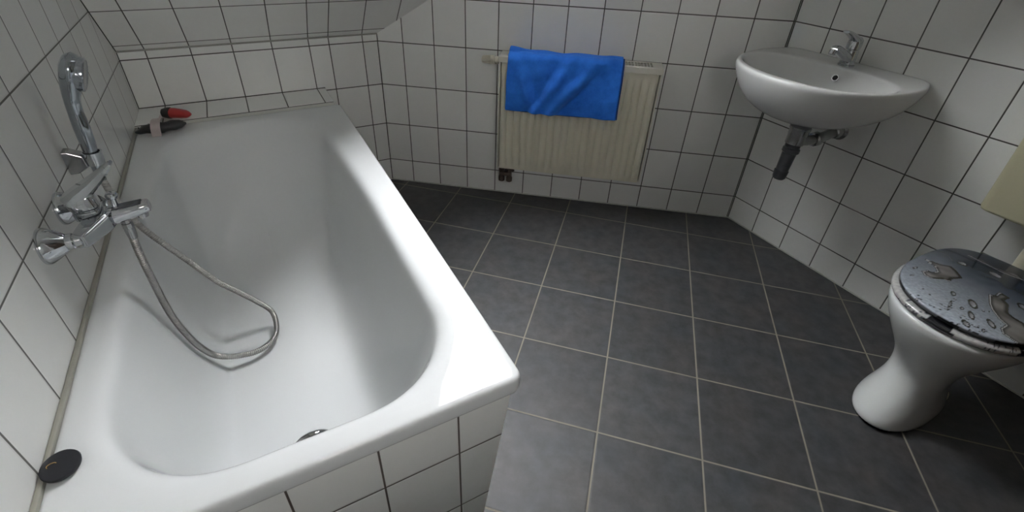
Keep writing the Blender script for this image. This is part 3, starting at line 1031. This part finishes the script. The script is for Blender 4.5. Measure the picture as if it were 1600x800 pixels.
# ------------------------------------------------------------------ washbasin
BY, BZ = -1.378, 0.842
bs = thing('washbasin', 'white oval ceramic washbasin mounted on the right wall', 'washbasin', (XR, BY, 0.65))
def ray_poly(cx, cy, a, poly):
    dx, dy = math.cos(a), math.sin(a)
    best = None
    n = len(poly)
    for i in range(n):
        x1, y1 = poly[i]; x2, y2 = poly[(i + 1) % n]
        ex, ey = x2 - x1, y2 - y1
        den = dx * ey - dy * ex
        if abs(den) < 1e-12:
            continue
        t = ((x1 - cx) * ey - (y1 - cy) * ex) / den
        s = ((x1 - cx) * dy - (y1 - cy) * dx) / den
        if t > 0 and -1e-9 <= s <= 1 + 1e-9:
            if best is None or t > best:
                best = t
    return best
outp = []
xb = XR - 0.002
xm, aF, bF = 2.235, 0.322, 0.287
for k in range(61):
    a = PI / 2 + PI * k / 60
    c, s = math.cos(a), math.sin(a)
    outp.append((xm + aF * math.copysign(abs(c) ** (2 / 2.15), c), BY + bF * math.copysign(abs(s) ** (2 / 2.15), s)))
# run to the wall with a rounded back corner
for k in range(1, 9):
    t = k / 8
    outp.append((xm + (xb - 0.015 - xm) * t, BY - bF + 0.042 * t * t))
outp.append((xb, BY - bF + 0.058))
outp.append((xb, BY + bF - 0.040))
for k in range(8, 0, -1):
    t = k / 8
    outp.append((xm + (xb - 0.015 - xm) * t, BY + bF - 0.025 * t * t))
DX = 2.165
NB = 96
ang = [2 * PI * k / NB for k in range(NB)]
Ro = [ray_poly(DX, BY, a, outp) for a in ang]
# soften radial function slightly
Ro = [(Ro[i - 1] + 2 * Ro[i] + Ro[(i + 1) % NB]) / 4 for i in range(NB)]
def outring(s, z, grow=0.0):
    r = []
    for a, ro in zip(ang, Ro):
        x = math.cos(a) * (ro * s + grow); y = math.sin(a) * (ro * s + grow)
        if x > 0:
            x = x / max(s, 1e-3) * (1 - (1 - s) * 0.45) if s > 0.3 else x
        x = min(x, xb - DX)
        r.append(Vector((DX + x, BY + y, z)))
    return r
def opening(s, z, dx=0.0):
    r = []
    for a in ang:
        c, sn = math.cos(a), math.sin(a)
        # ellipse seen from the drain
        ex, ey = (0.205 if c < 0 else 0.125), 0.250
        rr_ = 1 / ((abs(c) / ex) ** 2.2 + (abs(sn) / ey) ** 2.2) ** (1 / 2.2)
        r.append(Vector((DX + dx + c * rr_ * s, BY + sn * rr_ * s, z)))
    return r
bm = bmesh.new()
rings = [outring(0.13, 0.662), outring(0.24, 0.664), outring(0.38, 0.670), outring(0.53, 0.681), outring(0.67, 0.699), outring(0.79, 0.724), outring(0.885, 0.755),
         outring(0.945, 0.784), outring(0.985, 0.812), outring(1.0, 0.828), outring(0.998, 0.836), outring(0.988, 0.8415), outring(0.97, 0.8435)]
a_, b2 = outring(0.955, 0.843), opening(1.03, 0.841)
for t, dz in ((0.35, 0.0003), (0.7, -0.0005), (1.0, 0)):
    rings.append([p * (1 - t) + q * t + Vector((0, 0, dz)) for p, q in zip(a_, b2)])
rings += [opening(1.0, 0.836), opening(0.975, 0.822), opening(0.94, 0.798), opening(0.88, 0.766), opening(0.79, 0.737), opening(0.66, 0.715), opening(0.50, 0.700), opening(0.32, 0.690), opening(0.16, 0.684), opening(0.09, 0.682)]
loft(bm, rings)
loc_(bm, Vector((XR, BY, 0.65)))
bo = obj('basin_bowl', bm, M['ceramic'], bs, angle=80)
ss = bo.modifiers.new('ss', 'SUBSURF'); ss.levels = 1; ss.render_levels = 1
bm = bmesh.new()
on = Vector((-0.93, 0, 0.36)).normalized()
oc = Vector((2.2795, BY - 0.006, 0.803)) - Vector((XR, BY, 0.65))
lathe(bm, [(-0.006, 0.0085), (0.0015, 0.0085), (0.0018, 0.002)], oc, on, 24)
obj('overflow_hole', bm, M['black_hole'], bs, label='dark round overflow hole')
bm = bmesh.new()
lathe(bm, [(0.0, 0.0085), (0.0028, 0.009), (0.0028, 0.0115), (0.0, 0.012), (0.0, 0.0085)], oc, on, 28, False, False)
obj('overflow_ring', bm, M['chrome_dull'], bs)
bm = bmesh.new()
lathe(bm, [(0.0, 0.022), (0.003, 0.021), (0.002, 0.016), (0.004, 0.014), (0.006, 0.002)], Vector((DX, BY, 0.6815)) - Vector((XR, BY, 0.65)), (0, 0, 1), 28)
obj('basin_drain', bm, M['chrome'], bs)

# basin tap
TXc = 2.322
bt = thing('basin_tap', 'small chrome single-lever tap on the back of the washbasin', 'tap', (TXc, BY, 0.842))
bm = bmesh.new()
lathe(bm, [(0.0, 0.027), (0.004, 0.027), (0.006, 0.0245), (0.030, 0.0235), (0.052, 0.0225), (0.054, 0.0205), (0.056, 0.0205)], (0, 0, 0), (0.03, 0, 1), 32)
obj('tap_body', bm, M['chrome'], bt)
bm = bmesh.new()
pth = catmull([(-0.004, 0, 0.020), (-0.030, 0, 0.034), (-0.062, 0, 0.050), (-0.095, 0, 0.064), (-0.112, 0, 0.066)], 5)
m_ = len(pth)
sweep(bm, pth, [(0.019 - 0.009 * i / (m_ - 1), 0.019 - 0.007 * i / (m_ - 1)) for i in range(m_)], 20, up=Vector((0, 0, 1)), sq=2.6)
obj('tap_spout', bm, M['chrome'], bt)
bm = bmesh.new()
lathe(bm, [(0.006, 0.011), (-0.004, 0.0115), (-0.010, 0.0115), (-0.012, 0.008)], (-0.114, 0, 0.058), (0.35, 0, 1), 20)
obj('tap_aerator', bm, M['chrome'], bt)
bm = bmesh.new()
lathe(bm, [(0.0, 0.0225), (0.020, 0.0235), (0.032, 0.021), (0.040, 0.014), (0.043, 0.003)], (0.001, 0, 0.057), (0.10, 0, 1), 32)
obj('lever_cap', bm, M['chrome'], bt)
bm = bmesh.new()
pth = catmull([(0.004, 0, 0.082), (-0.014, 0, 0.094), (-0.040, 0, 0.106), (-0.066, 0, 0.116), (-0.080, 0, 0.119)], 5)
m_ = len(pth)
sweep(bm, pth, [(0.014 - 0.0100 * i / (m_ - 1), 0.019 - 0.008 * i / (m_ - 1)) for i in range(m_)], 18, up=Vector((0, 0, 1)), sq=2.8)
obj('tap_lever', bm, M['chrome'], bt)

# bottle trap
SX, SY = 2.150, BY - 0.022
st = thing('sink_trap', 'grey metal bottle trap and waste pipe under the washbasin', 'waste trap', (SX, SY, 0.434))
bm = bmesh.new()
tilt = Vector((0.10, 0, 1)).normalized()
lathe(bm, [(0.0, 0.008), (0.002, 0.018), (0.009, 0.0235), (0.036, 0.0255), (0.039, 0.0225), (0.044, 0.0225), (0.108, 0.0245), (0.113, 0.0300), (0.126, 0.0300), (0.130, 0.0250), (0.148, 0.0265)], (-0.012, 0, 0.0), tilt, 24)
obj('trap_cup', bm, M['grey_metal'], st, label='dark grey trap tube')
bm = bmesh.new()
lathe(bm, [(0.0, 0.0260), (0.004, 0.0320), (0.034, 0.0320), (0.038, 0.0335), (0.056, 0.0335), (0.060, 0.036), (0.068, 0.036)], (0.003, 0, 0.142), (0.04, 0, 1), 28)
obj('tailpiece', bm, M['chrome_dull'], st)
bm = bmesh.new()
wx = XR - SX
pth = catmull([(0.004, 0, 0.158), (0.05, -0.004, 0.150), (0.10, -0.010, 0.146), (0.16, -0.012, 0.150), (0.21, -0.012, 0.156), (wx - 0.001, -0.012, 0.158)], 5)
sweep(bm, pth, 0.0190, 20, up=Vector((0, 0, 1)))
obj('waste_pipe', bm, M['chrome_dull'], st)
bm = bmesh.new()
lathe(bm, [(0.0, 0.021), (0.003, 0.027), (0.024, 0.0275), (0.028, 0.021)], (0.100, -0.010, 0.146), (1, 0, 0.05), 10)
obj('pipe_nut', bm, M['chrome_dull'], st)
bm = bmesh.new()
lathe(bm, [(0.0, 0.034), (-0.004, 0.034), (-0.010, 0.026), (-0.040, 0.024), (-0.044, 0.017)], (wx, -0.012, 0.158), (1, 0, 0), 30)
obj('pipe_rosette', bm, M['chrome_dull'], st)

# ------------------------------------------------------------------ toilet
TYc = -2.095
tz_ = thing('toilet', 'white floor-standing toilet with grey water-drop patterned lid at the right edge', 'toilet', (2.02, TYc, 0))
def egg(cx, fx, bx, hw, z, nf=2.2, nb=2.6, N_=64, cy=TYc):
    """fx = front x (small), bx = back x"""
    r = []
    for k in range(N_):
        a = 2 * PI * k / N_
        c, s = math.cos(a), math.sin(a)
        n_ = nb if c > 0 else nf
        rx = (bx - cx) if c > 0 else (cx - fx)
        r.append(Vector((cx + rx * math.copysign(abs(c) ** (2 / n_), c), cy + hw * math.copysign(abs(s) ** (2 / n_), s), z)))
    return r
bm = bmesh.new()
secs = [  # z, front x, back x, half width
    (0.0, 1.832, 2.195, 0.092), (0.012, 1.828, 2.198, 0.094), (0.030, 1.832, 2.192, 0.091), (0.060, 1.853, 2.176, 0.083), (0.095, 1.888, 2.158, 0.075), (0.130, 1.912, 2.150, 0.071),
    (0.170, 1.928, 2.165, 0.076), (0.210, 1.915, 2.195, 0.087), (0.250, 1.890, 2.245, 0.106), (0.290, 1.862, 2.285, 0.128), (0.330, 1.840, 2.300, 0.150), (0.365, 1.826, 2.305, 0.166), (0.388, 1.822, 2.306, 0.172), (0.398, 1.824, 2.306, 0.171), (0.402, 1.832, 2.300, 0.165)]
rings = [egg((f + b) / 2 * 0.55 + 0.45 * 2.02, f, b, w, z) for z, f, b, w in secs]
ln = rings[-1]
for s, z in ((0.80, 0.402), (0.74, 0.392), (0.66, 0.34), (0.45, 0.26), (0.2, 0.22)):
    rings.append([Vector((2.06 + (p.x - 2.06) * s, TYc + (p.y - TYc) * s, z)) for p in ln])
loft(bm, rings)
loc_(bm, Vector((2.02, TYc, 0)))
tb = obj('toilet_bowl', bm, M['ceramic_worn'], tz_, angle=85)
ss = tb.modifiers.new('ss', 'SUBSURF'); ss.levels = 1; ss.render_levels = 1
# outlet to the wall
bm = bmesh.new()
pth = [Vector(p) for p in ((2.12, TYc, 0.20), (2.22, TYc, 0.195), (2.32, TYc, 0.19), (XR - 0.001, TYc, 0.19))]
pth = [p - Vector((2.02, TYc, 0)) for p in pth]
sweep(bm, pth, [0.05, 0.055, 0.055, 0.058], 24, up=Vector((0, 0, 1)))
obj('outlet_pipe', bm, M['ceramic_worn'], tz_)
# stained screw recess on the near side of the foot
bm = bmesh.new()
lathe(bm, [(-0.004, 0.016), (0.002, 0.015), (0.004, 0.010), (0.0045, 0.002)], (0.090, -0.074, 0.050), (0.05, -0.95, 0.30), 20)
obj('fixing_cap', bm, simple('stained_cap', (0.60, 0.59, 0.42), 0.4, noise_amt=0.15, noise_scale=40), tz_, label='yellowed fixing cap')

# printed lid and seat: colour pattern of water drops worked out per vertex
BIG = [
    [(2.071, -1.945), (2.08, -1.977), (2.097, -1.997), (2.084, -2.018), (2.06, -2.04), (2.033, -2.029), (2.011, -2.031), (2.007, -2.018), (1.981, -2.0), (1.98, -1.985), (1.995, -1.972), (2.013, -1.977), (2.014, -1.988), (2.032, -1.993), (2.051, -1.979)],
    [(2.045, -2.11), (2.056, -2.119), (2.084, -2.119), (2.08, -2.14), (2.055, -2.138), (2.044, -2.152), (2.005, -2.165), (1.998, -2.18), (1.997, -2.203), (1.940, -2.26), (1.898, -2.25), (1.907, -2.193), (1.923, -2.184), (1.949, -2.185), (1.958, -2.166), (1.982, -2.141), (2.005, -2.127)],
    [(2.215, -1.99), (2.235, -2.02), (2.225, -2.06), (2.24, -2.10), (2.22, -2.13), (2.205, -2.08), (2.21, -2.03)],
]
DROPS = [(1.960, -2.108, -0.009, -0.014, -0.016, -0.002), (1.908, -2.127, -0.01, -0.011, -0.012, -0.001), (1.863, -2.135, -0.005, -0.011, -0.011, -0.001),
         (1.919, -2.165, -0.009, -0.013, -0.011, -0.001), (1.961, -2.063, -0.002, -0.007, -0.01, -0.002), (2.146, -2.005, 0.005, -0.014, -0.012, -0.003),
         (2.171, -2.075, 0.0, -0.022, -0.014, -0.003), (2.072, -2.172, -0.001, -0.012, -0.012, -0.002), (1.875, -2.167, 0.0, -0.004, -0.008, -0.002),
         (1.835, -2.118, 0.003, -0.004, -0.007, -0.003), (1.842, -2.128, 0.003, -0.002, -0.006, -0.002), (1.838, -2.140, 0.003, -0.003, -0.006, -0.002),
         (1.857, -2.209, 0.004, -0.005, -0.01, -0.003), (1.893, -2.085, -0.021, -0.004, 0.001, 0.003), (1.907, -2.080, -0.019, -0.005, 0.0, 0.003),
         (1.996, -1.953, 0.009, -0.002, -0.005, -0.003), (1.95, -1.968, 0.006, -0.003, -0.004, -0.002), (1.916, -2.103, 0.002, -0.004, -0.007, -0.002),
         (2.12, -2.20, -0.004, -0.010, -0.010, -0.002), (2.01, -2.235, 0.004, -0.008, -0.010, -0.003)]
rnd = random.Random(3)
for _ in range(46):
    x = 1.845 + abs(rnd.gauss(0, 0.05)); y = rnd.uniform(-2.24, -2.0); r = rnd.uniform(0.0016, 0.0034)
    DROPS.append((x, y, r, 0, 0, r))
def seg_dist(px, py, ax, ay, bx, by):
    dx, dy = bx - ax, by - ay
    t = max(0, min(1, ((px - ax) * dx + (py - ay) * dy) / (dx * dx + dy * dy + 1e-12)))
    return math.hypot(px - ax - dx * t, py - ay - dy * t)
def in_poly(x, y, P):
    c = False
    n = len(P)
    for i in range(n):
        x1, y1 = P[i]; x2, y2 = P[i - 1]
        if (y1 > y) != (y2 > y) and x < (x2 - x1) * (y - y1) / (y2 - y1) + x1:
            c = not c
    return c
def lerp3(a, b, t):
    t = max(0, min(1, t))
    return tuple(a[i] * (1 - t) + b[i] * t for i in range(3))
def lid_colour(x, y):
    g = (x - 1.86) / 0.30 - (y + 2.10) * 0.5
    n1 = noise.noise(Vector((x * 38, y * 38, 0)))
    n2_ = noise.noise(Vector((x * 160, y * 160, 3)))
    base = lerp3((0.40, 0.44, 0.50), (0.012, 0.020, 0.032), max(0, min(1, g)) ** 0.62 * 0.95 + 0.05 * n1)
    if g < 0.55:
        k = 1 + 0.35 * n2_ * (1 - g) + 0.15 * n1
        base = tuple(c * k for c in base)
    for (dx_, dy_, ax_, ay_, bx_, by_) in DROPS:
        if abs(x - dx_) > 0.04 or abs(y - dy_) > 0.04:
            continue
        det = ax_ * by_ - ay_ * bx_
        if abs(det) < 1e-9:
            continue
        u = ((x - dx_) * by_ - (y - dy_) * bx_) / det
        v = (ax_ * (y - dy_) - ay_ * (x - dx_)) / det
        r = math.hypot(u, v)
        if r < 1:
            if r > 0.62:
                base = (0.012, 0.013, 0.016)
            else:
                base = lerp3((0.07, 0.07, 0.075), (0.42, 0.43, 0.45), 0.5 + 0.55 * u)
    for P in BIG:
        d = min(seg_dist(x, y, *P[i], *P[i - 1]) for i in range(len(P)))
        if in_poly(x, y, P):
            inner_ = lerp3((0.085, 0.08, 0.078), (0.20, 0.19, 0.185), 0.5 + 1.1 * noise.noise(Vector((x * 34, y * 14, 9))))
            # lens-like rim: dark on one side, a bright glint on the other
            hl = in_poly(x - 0.006, y + 0.004, P)
            if d < 0.0028:
                base = (0.02, 0.02, 0.022) if hl else (0.33, 0.33, 0.34)
            else:
                base = lerp3((0.03, 0.03, 0.032), inner_, (d - 0.0028) / 0.008)
        elif d < 0.0016:
            base = (0.02, 0.02, 0.022)
    return (*base, 1)

def print_mat(name, rough=0.12):
    m, nt, b = mat_new(name)
    at = nt.nodes.new('ShaderNodeAttribute')
    at.attribute_name = 'print'
    nt.links.new(at.outputs['Color'], b.inputs['Base Color'])
    b.inputs['Roughness'].default_value = rough
    b.inputs['Coat Weight'].default_value = 0.3
    b.inputs['Coat Roughness'].default_value = 0.05
    return m
M['print'] = print_mat('water_drop_print')

def printed(name, rings, parent, colour, label=None):
    bm = bmesh.new()
    loft(bm, rings)
    origin = Vector((2.02, TYc, 0))
    loc_(bm, origin)
    o = obj(name, bm, M['print'], parent, angle=60, label=label)
    at = o.data.color_attributes.new('print', 'FLOAT_COLOR', 'POINT')
    for i, v in enumerate(o.data.vertices):
        at.data[i].color = colour(v.co + origin)
    return o
LX0, LX1, LHW = 1.840, 2.288, 0.170
N_ = 420
def lidring(s, z, grow=0.0):
    r = egg(2.05, LX0 - grow, LX1 + grow, LHW + grow, z, 2.25, 3.0, N_)
    c = Vector((2.06, TYc, 0))
    return [Vector((c.x + (p.x - c.x) * s, c.y + (p.y - c.y) * s, z)) for p in r]
rings = [lidring(0.97, 0.4275), lidring(0.995, 0.4275), lidring(1.0, 0.430), lidring(1.0, 0.437), lidring(0.997, 0.4405), lidring(0.99, 0.4425)]
for k in range(1, 74):
    s = 0.99 - k * 0.0133
    rings.append(lidring(s, 0.4425 + 0.006 * (1 - s * s)))
def lid_c(p):
    if p.z < 0.4395:
        # moulded edge: black all along the bottom, black splashes above
        a = math.atan2(p.y - TYc, p.x - 2.06)
        e = noise.noise(Vector((math.cos(a) * 2.2, math.sin(a) * 2.2, 5)))
        return (0.012, 0.013, 0.016, 1) if p.z < 0.434 or e > 0.1 else (0.10, 0.105, 0.115, 1)
    c = lid_colour(p.x, p.y)
    if math.hypot((p.x - 1.838) / 0.018, (p.y + 2.178) / 0.030) < 1 and p.x < 1.88:
        c = (0.014, 0.015, 0.018, 1)
    return c
printed('toilet_lid', rings, tz_, lid_c, 'grey lid printed with water drops')

def seat_c(p):
    a = math.atan2(p.y - TYc, p.x - 2.06)
    n1 = noise.noise(Vector((p.x * 150, p.y * 150, p.z * 60)))
    n3 = noise.noise(Vector((p.x * 420, p.y * 420, 1)))
    b_ = 0.46 + 0.12 * n1
    d = (a - PI if a > 0 else a + PI)     # 0 at the front, positive towards the near side
    if p.z < 0.4052:
        return (0.016, 0.016, 0.018, 1)
    for c0, w, zz in ((0.02, 0.15, 0.5), (0.86, 0.11, 0.55), (1.75, 0.10, 0.5)):
        if abs(d - c0) < w * (1 if p.z < 0.417 else 0.8):
            return (0.014, 0.015, 0.018, 1)
    if 0.42 < d < 1.3 and n3 > 0.28:
        return (0.03, 0.03, 0.035, 1)
    if -0.5 < d < -0.1 and n1 > 0.25:
        return (0.10, 0.105, 0.12, 1)
    return (b_, b_ * 1.0, b_ * 0.97, 1)
rings = [lidring(0.60, 0.4045), lidring(0.97, 0.4045), lidring(0.992, 0.4055, 0.008), lidring(1.0, 0.409, 0.009), lidring(1.0, 0.4125, 0.010), lidring(1.0, 0.416, 0.010), lidring(0.998, 0.4195, 0.009), lidring(0.99, 0.4225, 0.006), lidring(0.975, 0.424, 0.004),
         lidring(0.94, 0.4245), lidring(0.80, 0.4245), lidring(0.62, 0.4235), lidring(0.60, 0.421), lidring(0.598, 0.41)]
bm = bmesh.new()
printed('toilet_seat', rings + [rings[0]], tz_, seat_c, 'pale grey seat ring with black drop print')
bm = bmesh.new()
for sy in (-0.075, 0.075):
    bm = bmesh.new()
    lathe(bm, [(-0.02, 0.010), (0.02, 0.010)], (0.262, sy, 0.432), (0, 1, 0), 18)
    lathe(bm, [(0, 0.012), (0.030, 0.012)], (0.262, sy, 0.400), (0, 0, 1), 18)
    obj('lid_hinge', bm, M['chrome_dull'], tz_)

# ------------------------------------------------------------------ cistern
cs = thing('cistern', 'beige plastic wall-hung cistern cut off by the right edge, above the toilet', 'cistern', (XR, -2.125, 0.56))
bm = bmesh.new()
def crr(hw, d, z, r=0.03):
    x1, x0 = 0.0, -d
    out = []
    for cx_, cy_, a0, rr_ in ((x1 - 0.004, -hw + 0.004, 1.5 * PI, 0.004), (x1 - 0.004, hw - 0.004, 0, 0.004), (x0 + r, hw - r, 0.5 * PI, r), (x0 + r, -hw + r, PI, r)):
        for k in range(7):
            a = a0 + 0.5 * PI * k / 6
            out.append(Vector((cx_ + rr_ * math.cos(a), cy_ + rr_ * math.sin(a), z)))
    return out
hw = 0.195
loft(bm, [crr(hw - 0.010, 0.120, 0.0, 0.02), crr(hw - 0.003, 0.128, 0.004, 0.022), crr(hw, 0.131, 0.012, 0.022), crr(hw + 0.004, 0.140, 0.30, 0.022), crr(hw + 0.004, 0.140, 0.312, 0.022)])
obj('cistern_body', bm, M['cistern'], cs, angle=50)
bm = bmesh.new()
loft(bm, [crr(hw + 0.007, 0.144, 0.313, 0.024), crr(hw + 0.007, 0.144, 0.334, 0.024), crr(hw + 0.002, 0.139, 0.343, 0.022), crr(hw - 0.03, 0.10, 0.347, 0.02)])
obj('cistern_lid', bm, M['cistern'], cs, angle=50)
bm = bmesh.new()
lathe(bm, [(0.002, 0.030), (-0.016, 0.030), (-0.018, 0.024), (-0.026, 0.024)], (-0.062, 0.040, 0), (0, 0, 1), 10)
obj('flush_nut', bm, M['cistern'], cs)
bm = bmesh.new()
pth = catmull([(-0.062, 0.040, -0.01), (-0.062, 0.040, -0.08), (-0.062, 0.038, -0.15), (-0.064, 0.034, -0.20), (-0.074, 0.031, -0.232), (-0.080, 0.030, -0.242)], 6)
sweep(bm, pth, 0.0215, 20, up=Vector((0, 1, 0)))
obj('flush_pipe', bm, M['pipe_beige'], cs, label='beige flush pipe')

# small beige fitting at the very edge
bm = bmesh.new()
box(bm, XR - 0.012, XR, -1.875, -1.793, 0.985, 1.065, 0.004)
tag(obj('wall_plate', bm, M['cistern']), 'small beige wall plate just entering the right edge above the cistern', 'wall plate')

# ------------------------------------------------------------------ light
w = bpy.data.worlds.new('sky')
scene.world = w
w.use_nodes = True
bg = w.node_tree.nodes['Background']
bg.inputs['Color'].default_value = (1.0, 0.945, 0.985, 1)
bg.inputs['Strength'].default_value = 50.0
# overcast sky, brighter on one side
wn_ = w.node_tree
tcw = wn_.nodes.new('ShaderNodeTexCoord')
dp = wn_.nodes.new('ShaderNodeVectorMath')
dp.operation = 'DOT_PRODUCT'
dp.inputs[1].default_value = (0.22, -0.42, 0.0)
wn_.links.new(tcw.outputs['Generated'], dp.inputs[0])
mw = wn_.nodes.new('ShaderNodeMath')
mw.operation = 'MULTIPLY_ADD'
mw.use_clamp = False
mw.inputs[1].default_value = 40.0
mw.inputs[2].default_value = 40.0
wn_.links.new(dp.outputs['Value'], mw.inputs[0])
wn_.links.new(mw.outputs[0], bg.inputs['Strength'])
w.cycles.sampling_method = 'AUTOMATIC'

# ------------------------------------------------------------------ camera
cam = bpy.data.cameras.new('camera')
co = link(bpy.data.objects.new('camera', cam))
R_ = [[0.8828622983081669, 0.23382723485878099, -0.4072824406530655], [-0.46832462175381623, 0.503012842248087, -0.7263952981625406], [0.03501729408686963, 0.8320474173818448, 0.5535981253066488]]
co.matrix_world = Matrix(((*R_[0], 0.4193), (*R_[1], -2.3417), (*R_[2], 1.2698), (0, 0, 0, 1)))
cam.sensor_width = 36
cam.sensor_fit = 'HORIZONTAL'
cam.lens = 746.0724 / 1600 * 36
cam.shift_x = 7.793 / 1600
cam.shift_y = -47.97 / 1600
cam.clip_start = 0.02
scene.camera = co

vs_ = scene.view_settings
vs_.view_transform = 'Standard'
vs_.look = 'None'
vs_.exposure = 0.18
vs_.gamma = 1.0
vs_.use_curve_mapping = False
scene.cycles.use_denoising = True
scene.cycles.max_bounces = 10
scene.cycles.diffuse_bounces = 8
scene.cycles.glossy_bounces = 5
scene.cycles.transparent_max_bounces = 8
scene.cycles.caustics_reflective = False
scene.cycles.sample_clamp_indirect = 6
